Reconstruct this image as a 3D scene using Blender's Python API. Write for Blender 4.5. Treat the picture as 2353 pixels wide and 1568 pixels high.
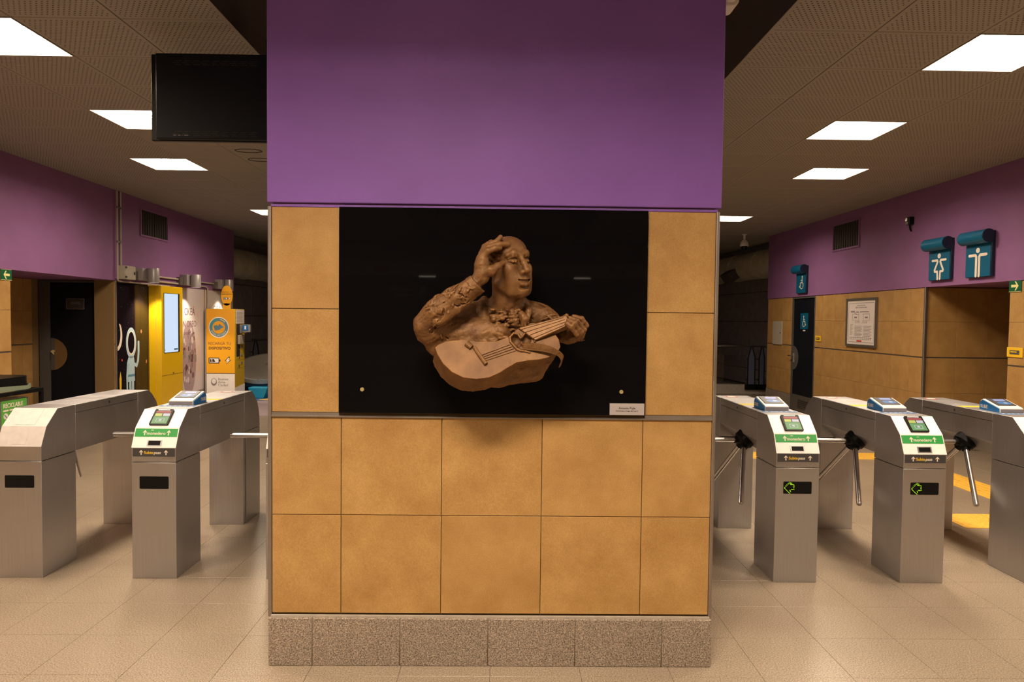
import bpy, math, random
import numpy as np
from mathutils import Matrix, Vector

# ---------------------------------------------------------------- clear
for o in list(bpy.data.objects):
    bpy.data.objects.remove(o, do_unlink=True)
SC = bpy.context.scene
COL = SC.collection
RNG = random.Random(7)

# ---------------------------------------------------------------- camera
cam_data = bpy.data.cameras.new('camera')
cam_data.sensor_width = 36.0
cam_data.lens = 22.949
cam_data.clip_start = 0.05
cam_data.clip_end = 200
cam = bpy.data.objects.new('camera', cam_data)
COL.objects.link(cam)
yaw, pitch, roll = 0.01313, 0.0341, 0.0113
F = Vector((math.sin(yaw)*math.cos(pitch), math.cos(yaw)*math.cos(pitch), -math.sin(pitch)))
R0 = Vector((math.cos(yaw), -math.sin(yaw), 0))
U0 = R0.cross(F)
RX = math.cos(roll)*R0 + math.sin(roll)*U0
UX = -math.sin(roll)*R0 + math.cos(roll)*U0
cam.matrix_world = Matrix(((RX.x, UX.x, -F.x, 0), (RX.y, UX.y, -F.y, 0), (RX.z, UX.z, -F.z, 1.55), (0, 0, 0, 1)))
SC.camera = cam

# ---------------------------------------------------------------- world, exposure
w = bpy.data.worlds.new('world'); SC.world = w
w.use_nodes = True
w.node_tree.nodes['Background'].inputs[0].default_value = (0.02, 0.017, 0.013, 1)
w.node_tree.nodes['Background'].inputs[1].default_value = 0.3
vs = SC.view_settings
SC.display_settings.display_device = 'sRGB'
vs.view_transform = 'Standard'; vs.look = 'None'; vs.exposure = 0.0; vs.gamma = 1.0
vs.use_curve_mapping = False
LIGHT_COL = (1.0, 0.80, 0.585)
LIGHT_STRENGTH = 110.0
KEY_STRENGTH = 172.0
SPOT_W = 75.0
try:
    SC.cycles.max_bounces = 10; SC.cycles.diffuse_bounces = 6; SC.cycles.glossy_bounces = 5
    SC.cycles.sample_clamp_indirect = 6.0
    SC.cycles.use_denoising = True
except Exception:
    pass

# ---------------------------------------------------------------- materials
def newmat(name):
    m = bpy.data.materials.new(name); m.use_nodes = True
    nt = m.node_tree
    return m, nt, nt.nodes['Principled BSDF']

def mat(name, col, rough=0.5, metal=0.0, noise=0.0, nscale=8.0, bump=0.0, bscale=60.0, spec=0.5, detail=4.0):
    m, nt, b = newmat(name)
    b.inputs['Base Color'].default_value = (*col, 1)
    b.inputs['Roughness'].default_value = rough
    b.inputs['Metallic'].default_value = metal
    b.inputs['Specular IOR Level'].default_value = spec
    if noise or bump:
        g = nt.nodes.new('ShaderNodeNewGeometry')
    if noise:
        n = nt.nodes.new('ShaderNodeTexNoise'); n.inputs['Scale'].default_value = nscale
        n.inputs['Detail'].default_value = detail
        nt.links.new(g.outputs['Position'], n.inputs['Vector'])
        mr = nt.nodes.new('ShaderNodeMapRange')
        mr.inputs['From Min'].default_value = 0.3; mr.inputs['From Max'].default_value = 0.7
        mr.inputs['To Min'].default_value = 1-noise; mr.inputs['To Max'].default_value = 1+noise
        nt.links.new(n.outputs['Fac'], mr.inputs['Value'])
        mx = nt.nodes.new('ShaderNodeVectorMath'); mx.operation = 'SCALE'
        mx.inputs[0].default_value = col
        nt.links.new(mr.outputs['Result'], mx.inputs['Scale'])
        nt.links.new(mx.outputs['Vector'], b.inputs['Base Color'])
    if bump:
        n2 = nt.nodes.new('ShaderNodeTexNoise'); n2.inputs['Scale'].default_value = bscale
        n2.inputs['Detail'].default_value = 5
        nt.links.new(g.outputs['Position'], n2.inputs['Vector'])
        bp = nt.nodes.new('ShaderNodeBump'); bp.inputs['Strength'].default_value = bump
        bp.inputs['Distance'].default_value = 0.004
        nt.links.new(n2.outputs['Fac'], bp.inputs['Height'])
        nt.links.new(bp.outputs['Normal'], b.inputs['Normal'])
    return m

def emis(name, col, strength):
    m, nt, b = newmat(name)
    b.inputs['Base Color'].default_value = (0, 0, 0, 1)
    b.inputs['Emission Color'].default_value = (*col, 1)
    b.inputs['Emission Strength'].default_value = strength
    return m

def stone_tile_mat():
    m, nt, b = newmat('ochre_stone')
    g = nt.nodes.new('ShaderNodeNewGeometry')
    oi = nt.nodes.new('ShaderNodeObjectInfo')
    n1 = nt.nodes.new('ShaderNodeTexNoise'); n1.inputs['Scale'].default_value = 5.5; n1.inputs['Detail'].default_value = 6; n1.inputs['Roughness'].default_value = 0.62
    n2 = nt.nodes.new('ShaderNodeTexNoise'); n2.inputs['Scale'].default_value = 210; n2.inputs['Detail'].default_value = 3
    n3 = nt.nodes.new('ShaderNodeTexNoise'); n3.inputs['Scale'].default_value = 26; n3.inputs['Detail'].default_value = 9; n3.inputs['Roughness'].default_value = 0.75
    off = nt.nodes.new('ShaderNodeVectorMath'); off.operation = 'ADD'
    sc = nt.nodes.new('ShaderNodeVectorMath'); sc.operation = 'SCALE'; sc.inputs[0].default_value = (7, 13, 5)
    nt.links.new(oi.outputs['Random'], sc.inputs['Scale'])
    nt.links.new(g.outputs['Position'], off.inputs[0]); nt.links.new(sc.outputs['Vector'], off.inputs[1])
    for n in (n1, n2, n3): nt.links.new(off.outputs['Vector'], n.inputs['Vector'])
    cr = nt.nodes.new('ShaderNodeValToRGB')
    e = cr.color_ramp.elements
    e[0].position = 0.30; e[0].color = (0.335, 0.178, 0.050, 1)
    e[1].position = 0.72; e[1].color = (0.445, 0.265, 0.088, 1)
    nt.links.new(n1.outputs['Fac'], cr.inputs['Fac'])
    # fine speckle
    mr = nt.nodes.new('ShaderNodeMapRange'); mr.inputs['From Min'].default_value = 0.3; mr.inputs['From Max'].default_value = 0.7
    mr.inputs['To Min'].default_value = 0.86; mr.inputs['To Max'].default_value = 1.12
    nt.links.new(n2.outputs['Fac'], mr.inputs['Value'])
    ml = nt.nodes.new('ShaderNodeVectorMath'); ml.operation = 'SCALE'
    nt.links.new(cr.outputs['Color'], ml.inputs[0]); nt.links.new(mr.outputs['Result'], ml.inputs['Scale'])
    # pale scuffs
    cr2 = nt.nodes.new('ShaderNodeValToRGB'); cr2.color_ramp.elements[0].position = 0.66; cr2.color_ramp.elements[1].position = 0.78
    nt.links.new(n3.outputs['Fac'], cr2.inputs['Fac'])
    mx = nt.nodes.new('ShaderNodeMix'); mx.data_type = 'RGBA'
    mx.inputs[7].default_value = (0.52, 0.35, 0.16, 1)
    mm = nt.nodes.new('ShaderNodeMath'); mm.operation = 'MULTIPLY'; mm.inputs[1].default_value = 0.55
    nt.links.new(cr2.outputs['Color'], mm.inputs[0]); nt.links.new(mm.outputs[0], mx.inputs[0])
    nt.links.new(ml.outputs['Vector'], mx.inputs[6]); nt.links.new(mx.outputs[2], b.inputs['Base Color'])
    b.inputs['Roughness'].default_value = 0.62
    return m

def speckle_mat(name, lo, mid, hi, scale, rough, spec=0.5):
    m, nt, b = newmat(name)
    g = nt.nodes.new('ShaderNodeNewGeometry')
    n = nt.nodes.new('ShaderNodeTexNoise'); n.inputs['Scale'].default_value = scale; n.inputs['Detail'].default_value = 3.5; n.inputs['Roughness'].default_value = 0.65
    n1 = nt.nodes.new('ShaderNodeTexNoise'); n1.inputs['Scale'].default_value = 1.1; n1.inputs['Detail'].default_value = 5
    nt.links.new(g.outputs['Position'], n.inputs['Vector']); nt.links.new(g.outputs['Position'], n1.inputs['Vector'])
    cr = nt.nodes.new('ShaderNodeValToRGB')
    e = cr.color_ramp.elements
    e[0].position = 0.33; e[0].color = (*lo, 1); e[1].position = 0.68; e[1].color = (*hi, 1)
    k = cr.color_ramp.elements.new(0.5); k.color = (*mid, 1)
    nt.links.new(n.outputs['Fac'], cr.inputs['Fac'])
    mr = nt.nodes.new('ShaderNodeMapRange'); mr.inputs['From Min'].default_value = 0.3; mr.inputs['From Max'].default_value = 0.7
    mr.inputs['To Min'].default_value = 0.9; mr.inputs['To Max'].default_value = 1.08
    nt.links.new(n1.outputs['Fac'], mr.inputs['Value'])
    ml = nt.nodes.new('ShaderNodeVectorMath'); ml.operation = 'SCALE'
    nt.links.new(cr.outputs['Color'], ml.inputs[0]); nt.links.new(mr.outputs['Result'], ml.inputs['Scale'])
    nt.links.new(ml.outputs['Vector'], b.inputs['Base Color'])
    b.inputs['Roughness'].default_value = rough; b.inputs['Specular IOR Level'].default_value = spec
    return m

def steel_mat(name, col=(0.47, 0.46, 0.47), rough=0.36, brush='Z', metal=0.92):
    m, nt, b = newmat(name)
    tc = nt.nodes.new('ShaderNodeTexCoord')
    mp = nt.nodes.new('ShaderNodeMapping')
    mp.inputs['Scale'].default_value = {'Z': (260, 260, 3), 'Y': (260, 3, 260), 'X': (3, 260, 260)}[brush]
    n = nt.nodes.new('ShaderNodeTexNoise'); n.inputs['Scale'].default_value = 1.0; n.inputs['Detail'].default_value = 3
    n1 = nt.nodes.new('ShaderNodeTexNoise'); n1.inputs['Scale'].default_value = 5.0; n1.inputs['Detail'].default_value = 5
    g = nt.nodes.new('ShaderNodeNewGeometry')
    nt.links.new(g.outputs['Position'], n1.inputs['Vector'])
    nt.links.new(tc.outputs['Object'], mp.inputs['Vector']); nt.links.new(mp.outputs['Vector'], n.inputs['Vector'])
    mr = nt.nodes.new('ShaderNodeMapRange'); mr.inputs['From Min'].default_value = 0.3; mr.inputs['From Max'].default_value = 0.7
    mr.inputs['To Min'].default_value = rough-0.05; mr.inputs['To Max'].default_value = rough+0.09
    nt.links.new(n1.outputs['Fac'], mr.inputs['Value']); nt.links.new(mr.outputs['Result'], b.inputs['Roughness'])
    mr2 = nt.nodes.new('ShaderNodeMapRange'); mr2.inputs['From Min'].default_value = 0.3; mr2.inputs['From Max'].default_value = 0.7
    mr2.inputs['To Min'].default_value = 0.95; mr2.inputs['To Max'].default_value = 1.05
    nt.links.new(n.outputs['Fac'], mr2.inputs['Value'])
    ml = nt.nodes.new('ShaderNodeVectorMath'); ml.operation = 'SCALE'; ml.inputs[0].default_value = col
    nt.links.new(mr2.outputs['Result'], ml.inputs['Scale']); nt.links.new(ml.outputs['Vector'], b.inputs['Base Color'])
    b.inputs['Metallic'].default_value = metal
    return m

def perforated_mat():
    # round holes on a staggered grid in the panel's own coordinates, plain border
    m, nt, b = newmat('perforated_panel')
    tc = nt.nodes.new('ShaderNodeTexCoord')
    sx = nt.nodes.new('ShaderNodeSeparateXYZ'); nt.links.new(tc.outputs['Object'], sx.inputs[0])
    def M(op, a, bb=None):
        n = nt.nodes.new('ShaderNodeMath'); n.operation = op
        for i, v in enumerate((a, bb)):
            if v is None: continue
            if isinstance(v, (int, float)): n.inputs[i].default_value = v
            else: nt.links.new(v, n.inputs[i])
        return n.outputs[0]
    PX, PY = 0.0296, 0.0425
    def lattice(ox, oy):
        fx = M('SUBTRACT', M('FRACT', M('ADD', M('DIVIDE', sx.outputs[0], PX), 40.5+ox)), 0.5)
        fy = M('SUBTRACT', M('FRACT', M('ADD', M('DIVIDE', sx.outputs[1], PY), 40.5+oy)), 0.5)
        dx = M('MULTIPLY', fx, PX); dy = M('MULTIPLY', fy, PY)
        return M('SQRT', M('ADD', M('MULTIPLY', dx, dx), M('MULTIPLY', dy, dy)))
    d = M('MINIMUM', lattice(0, 0), lattice(0.5, 0.5))
    hole = M('LESS_THAN', d, 0.0050)
    bx = M('LESS_THAN', M('ABSOLUTE', sx.outputs[0]), 0.276)
    by = M('LESS_THAN', M('ABSOLUTE', sx.outputs[1]), 0.248)
    hole = M('MULTIPLY', hole, M('MULTIPLY', bx, by))
    mx = nt.nodes.new('ShaderNodeMix'); mx.data_type = 'RGBA'
    mx.inputs[6].default_value = (0.275, 0.252, 0.224, 1); mx.inputs[7].default_value = (0.035, 0.03, 0.025, 1)
    nt.links.new(hole, mx.inputs[0]); nt.links.new(mx.outputs[2], b.inputs['Base Color'])
    b.inputs['Roughness'].default_value = 0.7
    return m

MT = {}
MT['purple_warm_lit'] = mat('purple_paint_warm_lit', (0.235, 0.107, 0.25), 0.55, noise=0.06, nscale=3.0, bump=0.12, bscale=260, spec=0.3)  # the pillar's purple with the walls' warmer light mixed into the colour
MT['purple'] = mat('purple_paint', (0.20, 0.090, 0.385), 0.55, noise=0.06, nscale=3.0, bump=0.12, bscale=260, spec=0.3)
MT['tile'] = stone_tile_mat()
MT['grout'] = mat('grout', (0.20, 0.125, 0.05), 0.9)
MT['trim'] = steel_mat('trim_metal', (0.34, 0.30, 0.27), 0.42, 'Z')
MT['granite'] = speckle_mat('granite', (0.035, 0.026, 0.02), (0.24, 0.19, 0.148), (0.52, 0.42, 0.33), 190, 0.5)
MT['floor'] = speckle_mat('terrazzo', (0.11, 0.087, 0.063), (0.275, 0.221, 0.165), (0.46, 0.375, 0.288), 170, 0.30)
MT['floorgrout'] = mat('floor_grout', (0.17, 0.135, 0.10), 0.8)
MT['steel'] = steel_mat('brushed_steel')
MT['steel_top'] = steel_mat('brushed_steel_top', (0.50, 0.49, 0.50), 0.40, 'Y')
MT['chrome'] = mat('chrome', (0.66, 0.63, 0.62), 0.24, 1.0)
MT['white'] = mat('white_plastic', (0.72, 0.69, 0.66), 0.4)
MT['facia'] = mat('white_vinyl', (0.88, 0.85, 0.83), 0.38, noise=0.04, nscale=20)
MT['satin_lit'] = mat('satin_steel_lit', (0.66, 0.625, 0.61), 0.40, 0.25, noise=0.06, nscale=30)  # steel paled to stand in for light reflected off the slanted face
MT['seam'] = mat('dark_seam', (0.03, 0.025, 0.02), 0.8)
MT['black'] = mat('black_plastic', (0.006, 0.006, 0.006), 0.4, spec=0.12)
MT['blackpaint'] = mat('black_painted_metal', (0.006, 0.007, 0.011), 0.5, spec=0.15)
MT['glass_black'] = mat('black_glass', (0.004, 0.0035, 0.004), 0.025, spec=0.22)
MT['green'] = mat('green_vinyl', (0.018, 0.30, 0.055), 0.45)
MT['darkvinyl'] = mat('charcoal_vinyl', (0.045, 0.042, 0.045), 0.5)
MT['yellow'] = mat('yellow_vinyl', (0.80, 0.50, 0.02), 0.45)
MT['blue'] = mat('blue_plastic', (0.012, 0.16, 0.46), 0.4)
MT['greyband'] = mat('grey_plastic', (0.20, 0.19, 0.21), 0.5)
MT['perf'] = perforated_mat()
MT['plainceil'] = mat('plain_ceiling_board', (0.262, 0.240, 0.210), 0.7, noise=0.04)
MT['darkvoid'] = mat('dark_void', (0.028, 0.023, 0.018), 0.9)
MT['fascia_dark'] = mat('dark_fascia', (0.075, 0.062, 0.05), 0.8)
MT['darkwall'] = mat('charcoal_wall_panel', (0.27, 0.25, 0.27), 0.6, noise=0.15, nscale=6)
MT['concrete'] = mat('pale_concrete', (0.36, 0.32, 0.27), 0.8, noise=0.1, nscale=20)
MT['duct'] = mat('galvanised_duct', (0.55, 0.52, 0.40), 0.5, 0.2, noise=0.15, nscale=5)
MT['teal'] = mat('teal_sign', (0.003, 0.092, 0.185), 0.4)
MT['tealdark'] = mat('navy_sign_edge', (0.006, 0.02, 0.05), 0.4)
MT['cream'] = mat('cream_print', (0.78, 0.70, 0.60), 0.5)
MT['signgreen'] = mat('exit_sign_green', (0.008, 0.10, 0.045), 0.4)
MT['glow'] = mat('pale_yellow_print', (0.78, 0.74, 0.32), 0.45)
MT['paper'] = mat('paper', (0.72, 0.65, 0.62), 0.6)
MT['ink'] = mat('ink', (0.03, 0.025, 0.03), 0.6)
MT['inkgrey'] = mat('grey_ink', (0.25, 0.22, 0.22), 0.6)
MT['frame'] = mat('grey_frame', (0.19, 0.17, 0.15), 0.4, 0.6)
MT['boxgrey'] = mat('beige_grey_box', (0.42, 0.38, 0.31), 0.5)
MT['lampgrey'] = mat('lamp_grey', (0.36, 0.34, 0.34), 0.4, 0.3)
MT['kiosk'] = mat('kiosk_yellow', (0.80, 0.50, 0.008), 0.32)
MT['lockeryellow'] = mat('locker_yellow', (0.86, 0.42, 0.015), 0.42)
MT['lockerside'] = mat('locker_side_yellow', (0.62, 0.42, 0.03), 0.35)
MT['bronze'] = None
MT['bulb'] = emis('lamp_diffuser', LIGHT_COL, LIGHT_STRENGTH)
MT['bulb_key'] = emis('bright_lamp_diffuser', LIGHT_COL, KEY_STRENGTH)
MT['reflector'] = mat('grey_reflector', (0.50, 0.49, 0.48), 0.45)
MT['screen'] = emis('lit_screen', (0.66, 0.80, 1.0), 0.95)
MT['screenblue'] = emis('blue_lcd', (0.16, 0.42, 0.80), 0.55)
MT['screenlav'] = emis('pale_lcd', (0.55, 0.58, 0.95), 0.75)
MT['screengreen'] = emis('green_lcd', (0.10, 0.38, 0.10), 0.75)
MT['screenred'] = emis('red_lcd', (0.62, 0.03, 0.06), 0.6)
MT['screenyel'] = emis('yellow_lcd', (0.72, 0.75, 0.12), 0.75)
MT['screenwht'] = emis('white_lcd', (0.75, 0.70, 0.75), 0.75)
MT['led'] = emis('led_green', (0.50, 0.95, 0.02), 1.3)
MT['red'] = mat('red_vinyl', (0.55, 0.05, 0.03), 0.5)
MT['brass'] = mat('brass_cap', (0.62, 0.50, 0.24), 0.35, 0.5)
MT['plaque'] = mat('plaque_grey', (0.40, 0.36, 0.37), 0.5)
MT['tactile'] = mat('tactile_yellow', (0.78, 0.46, 0.06), 0.55, noise=0.08, nscale=12)
MT['binfilm'] = mat('pale_bag_film', (0.19, 0.23, 0.16), 0.25)
MT['bingreen'] = mat('recycling_green', (0.10, 0.36, 0.06), 0.5)
MT['bluecarpet'] = mat('blue_floor', (0.03, 0.13, 0.30), 0.7)
MT['mauve'] = mat('mauve_floor', (0.26, 0.20, 0.22), 0.6)
MT['skyblue'] = mat('sky_blue_plastic', (0.015, 0.30, 0.55), 0.4)
MT['babase'] = mat('blue_moulded_plastic', (0.02, 0.105, 0.22), 0.5)
MT['turq'] = mat('turquoise_print', (0.06, 0.30, 0.36), 0.5)
MT['bluegrey'] = mat('steel_blue_print', (0.10, 0.24, 0.38), 0.5)
MT['suit'] = mat('pale_blue_print', (0.42, 0.60, 0.68), 0.5)
MT['posterblack'] = mat('night_poster', (0.012, 0.008, 0.012), 0.10, spec=0.5)
MT['posterwhite'] = mat('white_poster', (0.60, 0.53, 0.53), 0.35)
MT['maroon'] = mat('maroon_print', (0.12, 0.045, 0.06), 0.5)
MT['rose'] = mat('rose_grey_print', (0.36, 0.26, 0.28), 0.5)
MT['orange'] = mat('orange_print', (0.80, 0.30, 0.10), 0.5)
MT['wood'] = mat('wood_plate', (0.16, 0.09, 0.035), 0.4)
MT['doorframe'] = mat('grey_door_frame', (0.085, 0.08, 0.075), 0.5)
MT['plateglass'] = mat('smoked_glass_panel', (0.09, 0.10, 0.16), 0.3)
MT['clearglass'] = mat('clear_glass', (0.9, 0.93, 0.92), 0.02)
MT['clearglass'].node_tree.nodes['Principled BSDF'].inputs['Transmission Weight'].default_value = 1.0

# ---------------------------------------------------------------- mesh helpers
def link(o, parent=None):
    COL.objects.link(o)
    if parent is not None: o.parent = parent
    return o

class Polys(list): pass

class MB:
    def __init__(self): self.v = []; self.f = []
    def add(self, vs, fs):
        n = len(self.v)
        self.v += [tuple(p) for p in vs]; self.f += [tuple(i+n for i in f) for f in fs]
        return self
    def box(self, x0, x1, y0, y1, z0, z1):
        return self.add([(x0,y0,z0),(x1,y0,z0),(x1,y1,z0),(x0,y1,z0),(x0,y0,z1),(x1,y0,z1),(x1,y1,z1),(x0,y1,z1)],
                        [(0,3,2,1),(4,5,6,7),(0,1,5,4),(1,2,6,5),(2,3,7,6),(3,0,4,7)])
    def prism(self, poly, axis, a, b):
        if isinstance(poly, Polys):
            lo, hi = min(a, b), max(a, b)
            for i, p in enumerate(poly): self.prism(p, axis, lo-i*0.00005, hi)
            return self
        # poly in the two other axes: 'x' -> (y,z), 'y' -> (x,z), 'z' -> (x,y)
        def pt(p, c): return {'x': (c, p[0], p[1]), 'y': (p[0], c, p[1]), 'z': (p[0], p[1], c)}[axis]
        n = len(poly)
        area = sum(poly[i][0]*poly[(i+1) % n][1]-poly[(i+1) % n][0]*poly[i][1] for i in range(n))
        if (area < 0) != (axis == 'y'): poly = list(reversed(poly))
        lo, hi = min(a, b), max(a, b)
        vs = [pt(p, lo) for p in poly]+[pt(p, hi) for p in poly]
        fs = [tuple(reversed(range(n))), tuple(range(n, 2*n))]
        fs += [(i, (i+1) % n, n+(i+1) % n, n+i) for i in range(n)]
        return self.add(vs, fs)
    def tube(self, path, r, n=10, cap=True, closed=False):
        P = [Vector(p) for p in path]; rs = r if isinstance(r, (list, tuple)) else [r]*len(P)
        base = len(self.v); up = None; m = len(P)
        for i, p in enumerate(P):
            if closed: t = P[(i+1) % m]-P[i-1]
            else: t = P[min(i+1, m-1)]-P[max(i-1, 0)]
            t.normalize()
            if up is None:
                up = Vector((0, 0, 1)) if abs(t.z) < 0.9 else Vector((1, 0, 0))
            a = t.cross(up); 
            if a.length < 1e-6: a = t.cross(Vector((1, 0.3, 0.2)))
            a.normalize(); b = a.cross(t); up = b
            for k in range(n):
                th = 2*math.pi*k/n
                self.v.append(tuple(p+(a*math.cos(th)+b*math.sin(th))*rs[i]))
        segs = m if closed else m-1
        for i in range(segs):
            j = (i+1) % m
            for k in range(n):
                l = (k+1) % n
                self.f.append((base+i*n+k, base+i*n+l, base+j*n+l, base+j*n+k))
        if cap and not closed:
            self.f.append(tuple(base+k for k in reversed(range(n)))); self.f.append(tuple(base+(m-1)*n+k for k in range(n)))
        return self
    def lathe(self, prof, c=(0, 0, 0), n=24, a0=0.0, a1=2*math.pi):
        # prof: (radius, z)
        full = abs(a1-a0-2*math.pi) < 1e-6
        cols = n if full else n+1; base = len(self.v)
        for k in range(cols):
            th = a0+(a1-a0)*k/n
            for r, z in prof: self.v.append((c[0]+r*math.cos(th), c[1]+r*math.sin(th), c[2]+z))
        m = len(prof)
        for k in range(n):
            k2 = (k+1) % cols
            for i in range(m-1):
                self.f.append((base+k*m+i, base+k2*m+i, base+k2*m+i+1, base+k*m+i+1))
        return self
    def xform(self, M):
        self.v = [tuple(M @ Vector(p)) for p in self.v]; return self
    def mesh(self, name, material, smooth=False):
        me = bpy.data.meshes.new(name)
        me.from_pydata(self.v, [], self.f)
        if material is not None: me.materials.append(material)
        if smooth: me.polygons.foreach_set('use_smooth', [True]*len(me.polygons))
        me.update()
        return me
    def build(self, name, material, parent=None, bevel=0.0, smooth=False, segs=2, loc=None, angle=0.6):
        me = self.mesh(name, material, smooth or bevel > 0)
        o = bpy.data.objects.new(name, me)
        if loc: o.location = loc
        if bevel > 0:
            md = o.modifiers.new('b', 'BEVEL'); md.width = bevel; md.segments = segs; md.limit_method = 'ANGLE'; md.angle_limit = angle
        if smooth or bevel > 0:
            try: me.set_sharp_from_angle(angle=angle)
            except Exception: pass
        return link(o, parent)

def tag(o, label, cat, group=None, kind=None):
    o['label'] = label; o['category'] = cat
    if group: o['group'] = group
    if kind: o['kind'] = kind
    return o

def thing(name, label, cat, loc=(0, 0, 0), rotz=0.0, group=None):
    o = bpy.data.objects.new(name, None)
    o.empty_display_size = 0.05
    o.location = loc; o.rotation_euler = (0, 0, rotz)
    link(o)
    return tag(o, label, cat, group)

def kids(o): return [c for c in bpy.data.objects if c.parent == o]

def dup(o, loc=None, rotz=None, label=None, parent=None, drop=()):
    c = o.copy(); COL.objects.link(c)
    if parent is not None: c.parent = parent
    if loc is not None: c.location = loc
    if rotz is not None: c.rotation_euler = (0, 0, rotz)
    if label: c['label'] = label
    for ch in kids(o):
        if ch.name.split('.')[0] in drop: continue
        dup(ch, parent=c, drop=drop)
    return c

def piece(name, me, loc, parent, rot=None):
    o = bpy.data.objects.new(name, me); o.location = loc
    if rot: o.rotation_euler = rot
    return link(o, parent)

_tilecache = {}
def slab_mesh(name, w, h, t, m, ch=0.0012):
    """a tile in the xz-plane: front face at y=0 facing -y, centred, front edges eased"""
    key = (name, round(w, 4), round(h, 4), round(t, 4), m.name)
    if key in _tilecache: return _tilecache[key]
    a, b = w/2, h/2
    vs = [(-a+ch, 0, -b+ch), (a-ch, 0, -b+ch), (a-ch, 0, b-ch), (-a+ch, 0, b-ch),
          (-a, ch, -b), (a, ch, -b), (a, ch, b), (-a, ch, b), (-a, t, -b), (a, t, -b), (a, t, b), (-a, t, b)]
    fs = [(0, 1, 2, 3), (0, 4, 5, 1), (1, 5, 6, 2), (2, 6, 7, 3), (3, 7, 4, 0),
          (4, 8, 9, 5), (5, 9, 10, 6), (6, 10, 11, 7), (7, 11, 8, 4), (8, 11, 10, 9)]
    me = MB().add(vs, fs).mesh(name, m)
    _tilecache[key] = me
    return me

def flat_slab_mesh(name, w, d, t, m, ch=0.001, up=True):
    key = (name, 'f', round(w, 4), round(d, 4), up)
    if key in _tilecache: return _tilecache[key]
    a, b = w/2, d/2; s = 1 if up else -1
    vs = [(-a+ch, -b+ch, 0), (a-ch, -b+ch, 0), (a-ch, b-ch, 0), (-a+ch, b-ch, 0),
          (-a, -b, -ch*s), (a, -b, -ch*s), (a, b, -ch*s), (-a, b, -ch*s), (-a, -b, -t*s), (a, -b, -t*s), (a, b, -t*s), (-a, b, -t*s)]
    fs = [(0, 1, 2, 3), (0, 4, 5, 1), (1, 5, 6, 2), (2, 6, 7, 3), (3, 7, 4, 0),
          (4, 8, 9, 5), (5, 9, 10, 6), (6, 10, 11, 7), (7, 11, 8, 4), (8, 11, 10, 9)]
    if not up: fs = [tuple(reversed(f)) for f in fs]
    me = MB().add(vs, fs).mesh(name, m)
    _tilecache[key] = me
    return me

def text(name, s, size, m, parent, loc, rot=(math.pi/2, 0, 0), align='CENTER', bold=0.0, depth=0.0006, sx=1.0, shear=0.0, spacing=1.0):
    cu = bpy.data.curves.new(name, 'FONT')
    cu.body = s; cu.size = size; cu.align_x = align; cu.align_y = 'CENTER'
    cu.extrude = depth; cu.offset = bold*size; cu.shear = shear; cu.space_character = spacing
    cu.resolution_u = 3
    tmp = bpy.data.objects.new('tmp_text', cu)
    COL.objects.link(tmp)
    me = bpy.data.meshes.new_from_object(tmp)
    bpy.data.objects.remove(tmp, do_unlink=True)
    me.name = name
    me.materials.clear(); me.materials.append(m)
    o = bpy.data.objects.new(name, me); o.location = loc; o.rotation_euler = rot; o.scale = (sx, 1, 1)
    return link(o, parent)

def circ(cx, cz, r, n=28, rx=None, a0=0, a1=2*math.pi):
    rx = rx or r
    k = n if abs(a1-a0-2*math.pi) < 1e-6 else n+1
    return [(cx+rx*math.cos(a0+(a1-a0)*i/n), cz+r*math.sin(a0+(a1-a0)*i/n)) for i in range(k)]

def stroke(pts, w):
    """polyline of width w as convex pieces: a bar per segment, a disc per joint"""
    out = Polys()
    for p, q in zip(pts[:-1], pts[1:]):
        dx, dz = q[0]-p[0], q[1]-p[1]; L = math.hypot(dx, dz) or 1e-9
        nx, nz = -dz/L*w/2, dx/L*w/2
        out.append([(p[0]+nx, p[1]+nz), (p[0]-nx, p[1]-nz), (q[0]-nx, q[1]-nz), (q[0]+nx, q[1]+nz)])
    for p in pts: out.append([(p[0]+w/2*math.cos(2*math.pi*i/10), p[1]+w/2*math.sin(2*math.pi*i/10)) for i in range(10)])
    return out

def outline_stroke(pts, w):
    """polyline thickened to a closed polygon (2D) with round-ish ends"""
    P = [Vector((p[0], p[1])) for p in pts]; L = []; Rr = []
    for i, p in enumerate(P):
        t = (P[min(i+1, len(P)-1)]-P[max(i-1, 0)]).normalized()
        n = Vector((-t.y, t.x))
        L.append(p+n*w/2); Rr.append(p-n*w/2)
    t0 = (P[0]-P[1]).normalized(); t1 = (P[-1]-P[-2]).normalized()
    return [tuple(v) for v in L]+[tuple(P[-1]+t1*w*0.45)]+[tuple(v) for v in reversed(Rr)]+[tuple(P[0]+t0*w*0.45)]

def rrect(x0, x1, z0, z1, r, n=5):
    out = []
    for cx, cz, a in ((x1-r, z1-r, 0), (x0+r, z1-r, math.pi/2), (x0+r, z0+r, math.pi), (x1-r, z0+r, 1.5*math.pi)):
        for i in range(n+1):
            t = a+math.pi/2*i/n
            out.append((cx+r*math.cos(t), cz+r*math.sin(t)))
    return out

def arrow_up(cx, cz, s):
    return [(cx, cz+s), (cx+s*0.75, cz+s*0.2), (cx+s*0.75, cz-s*0.15), (cx+s*0.22, cz+s*0.3), (cx+s*0.22, cz-s), (cx-s*0.22, cz-s), (cx-s*0.22, cz+s*0.3), (cx-s*0.75, cz-s*0.15), (cx-s*0.75, cz+s*0.2)]

# ================================================================ SETTING
ZC = 3.19            # ceiling height
def struct(name, mb, m, parent=None, **k):
    o = mb.build(name, m, parent, **k)
    if parent is None: o['kind'] = 'structure'
    return o

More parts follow.
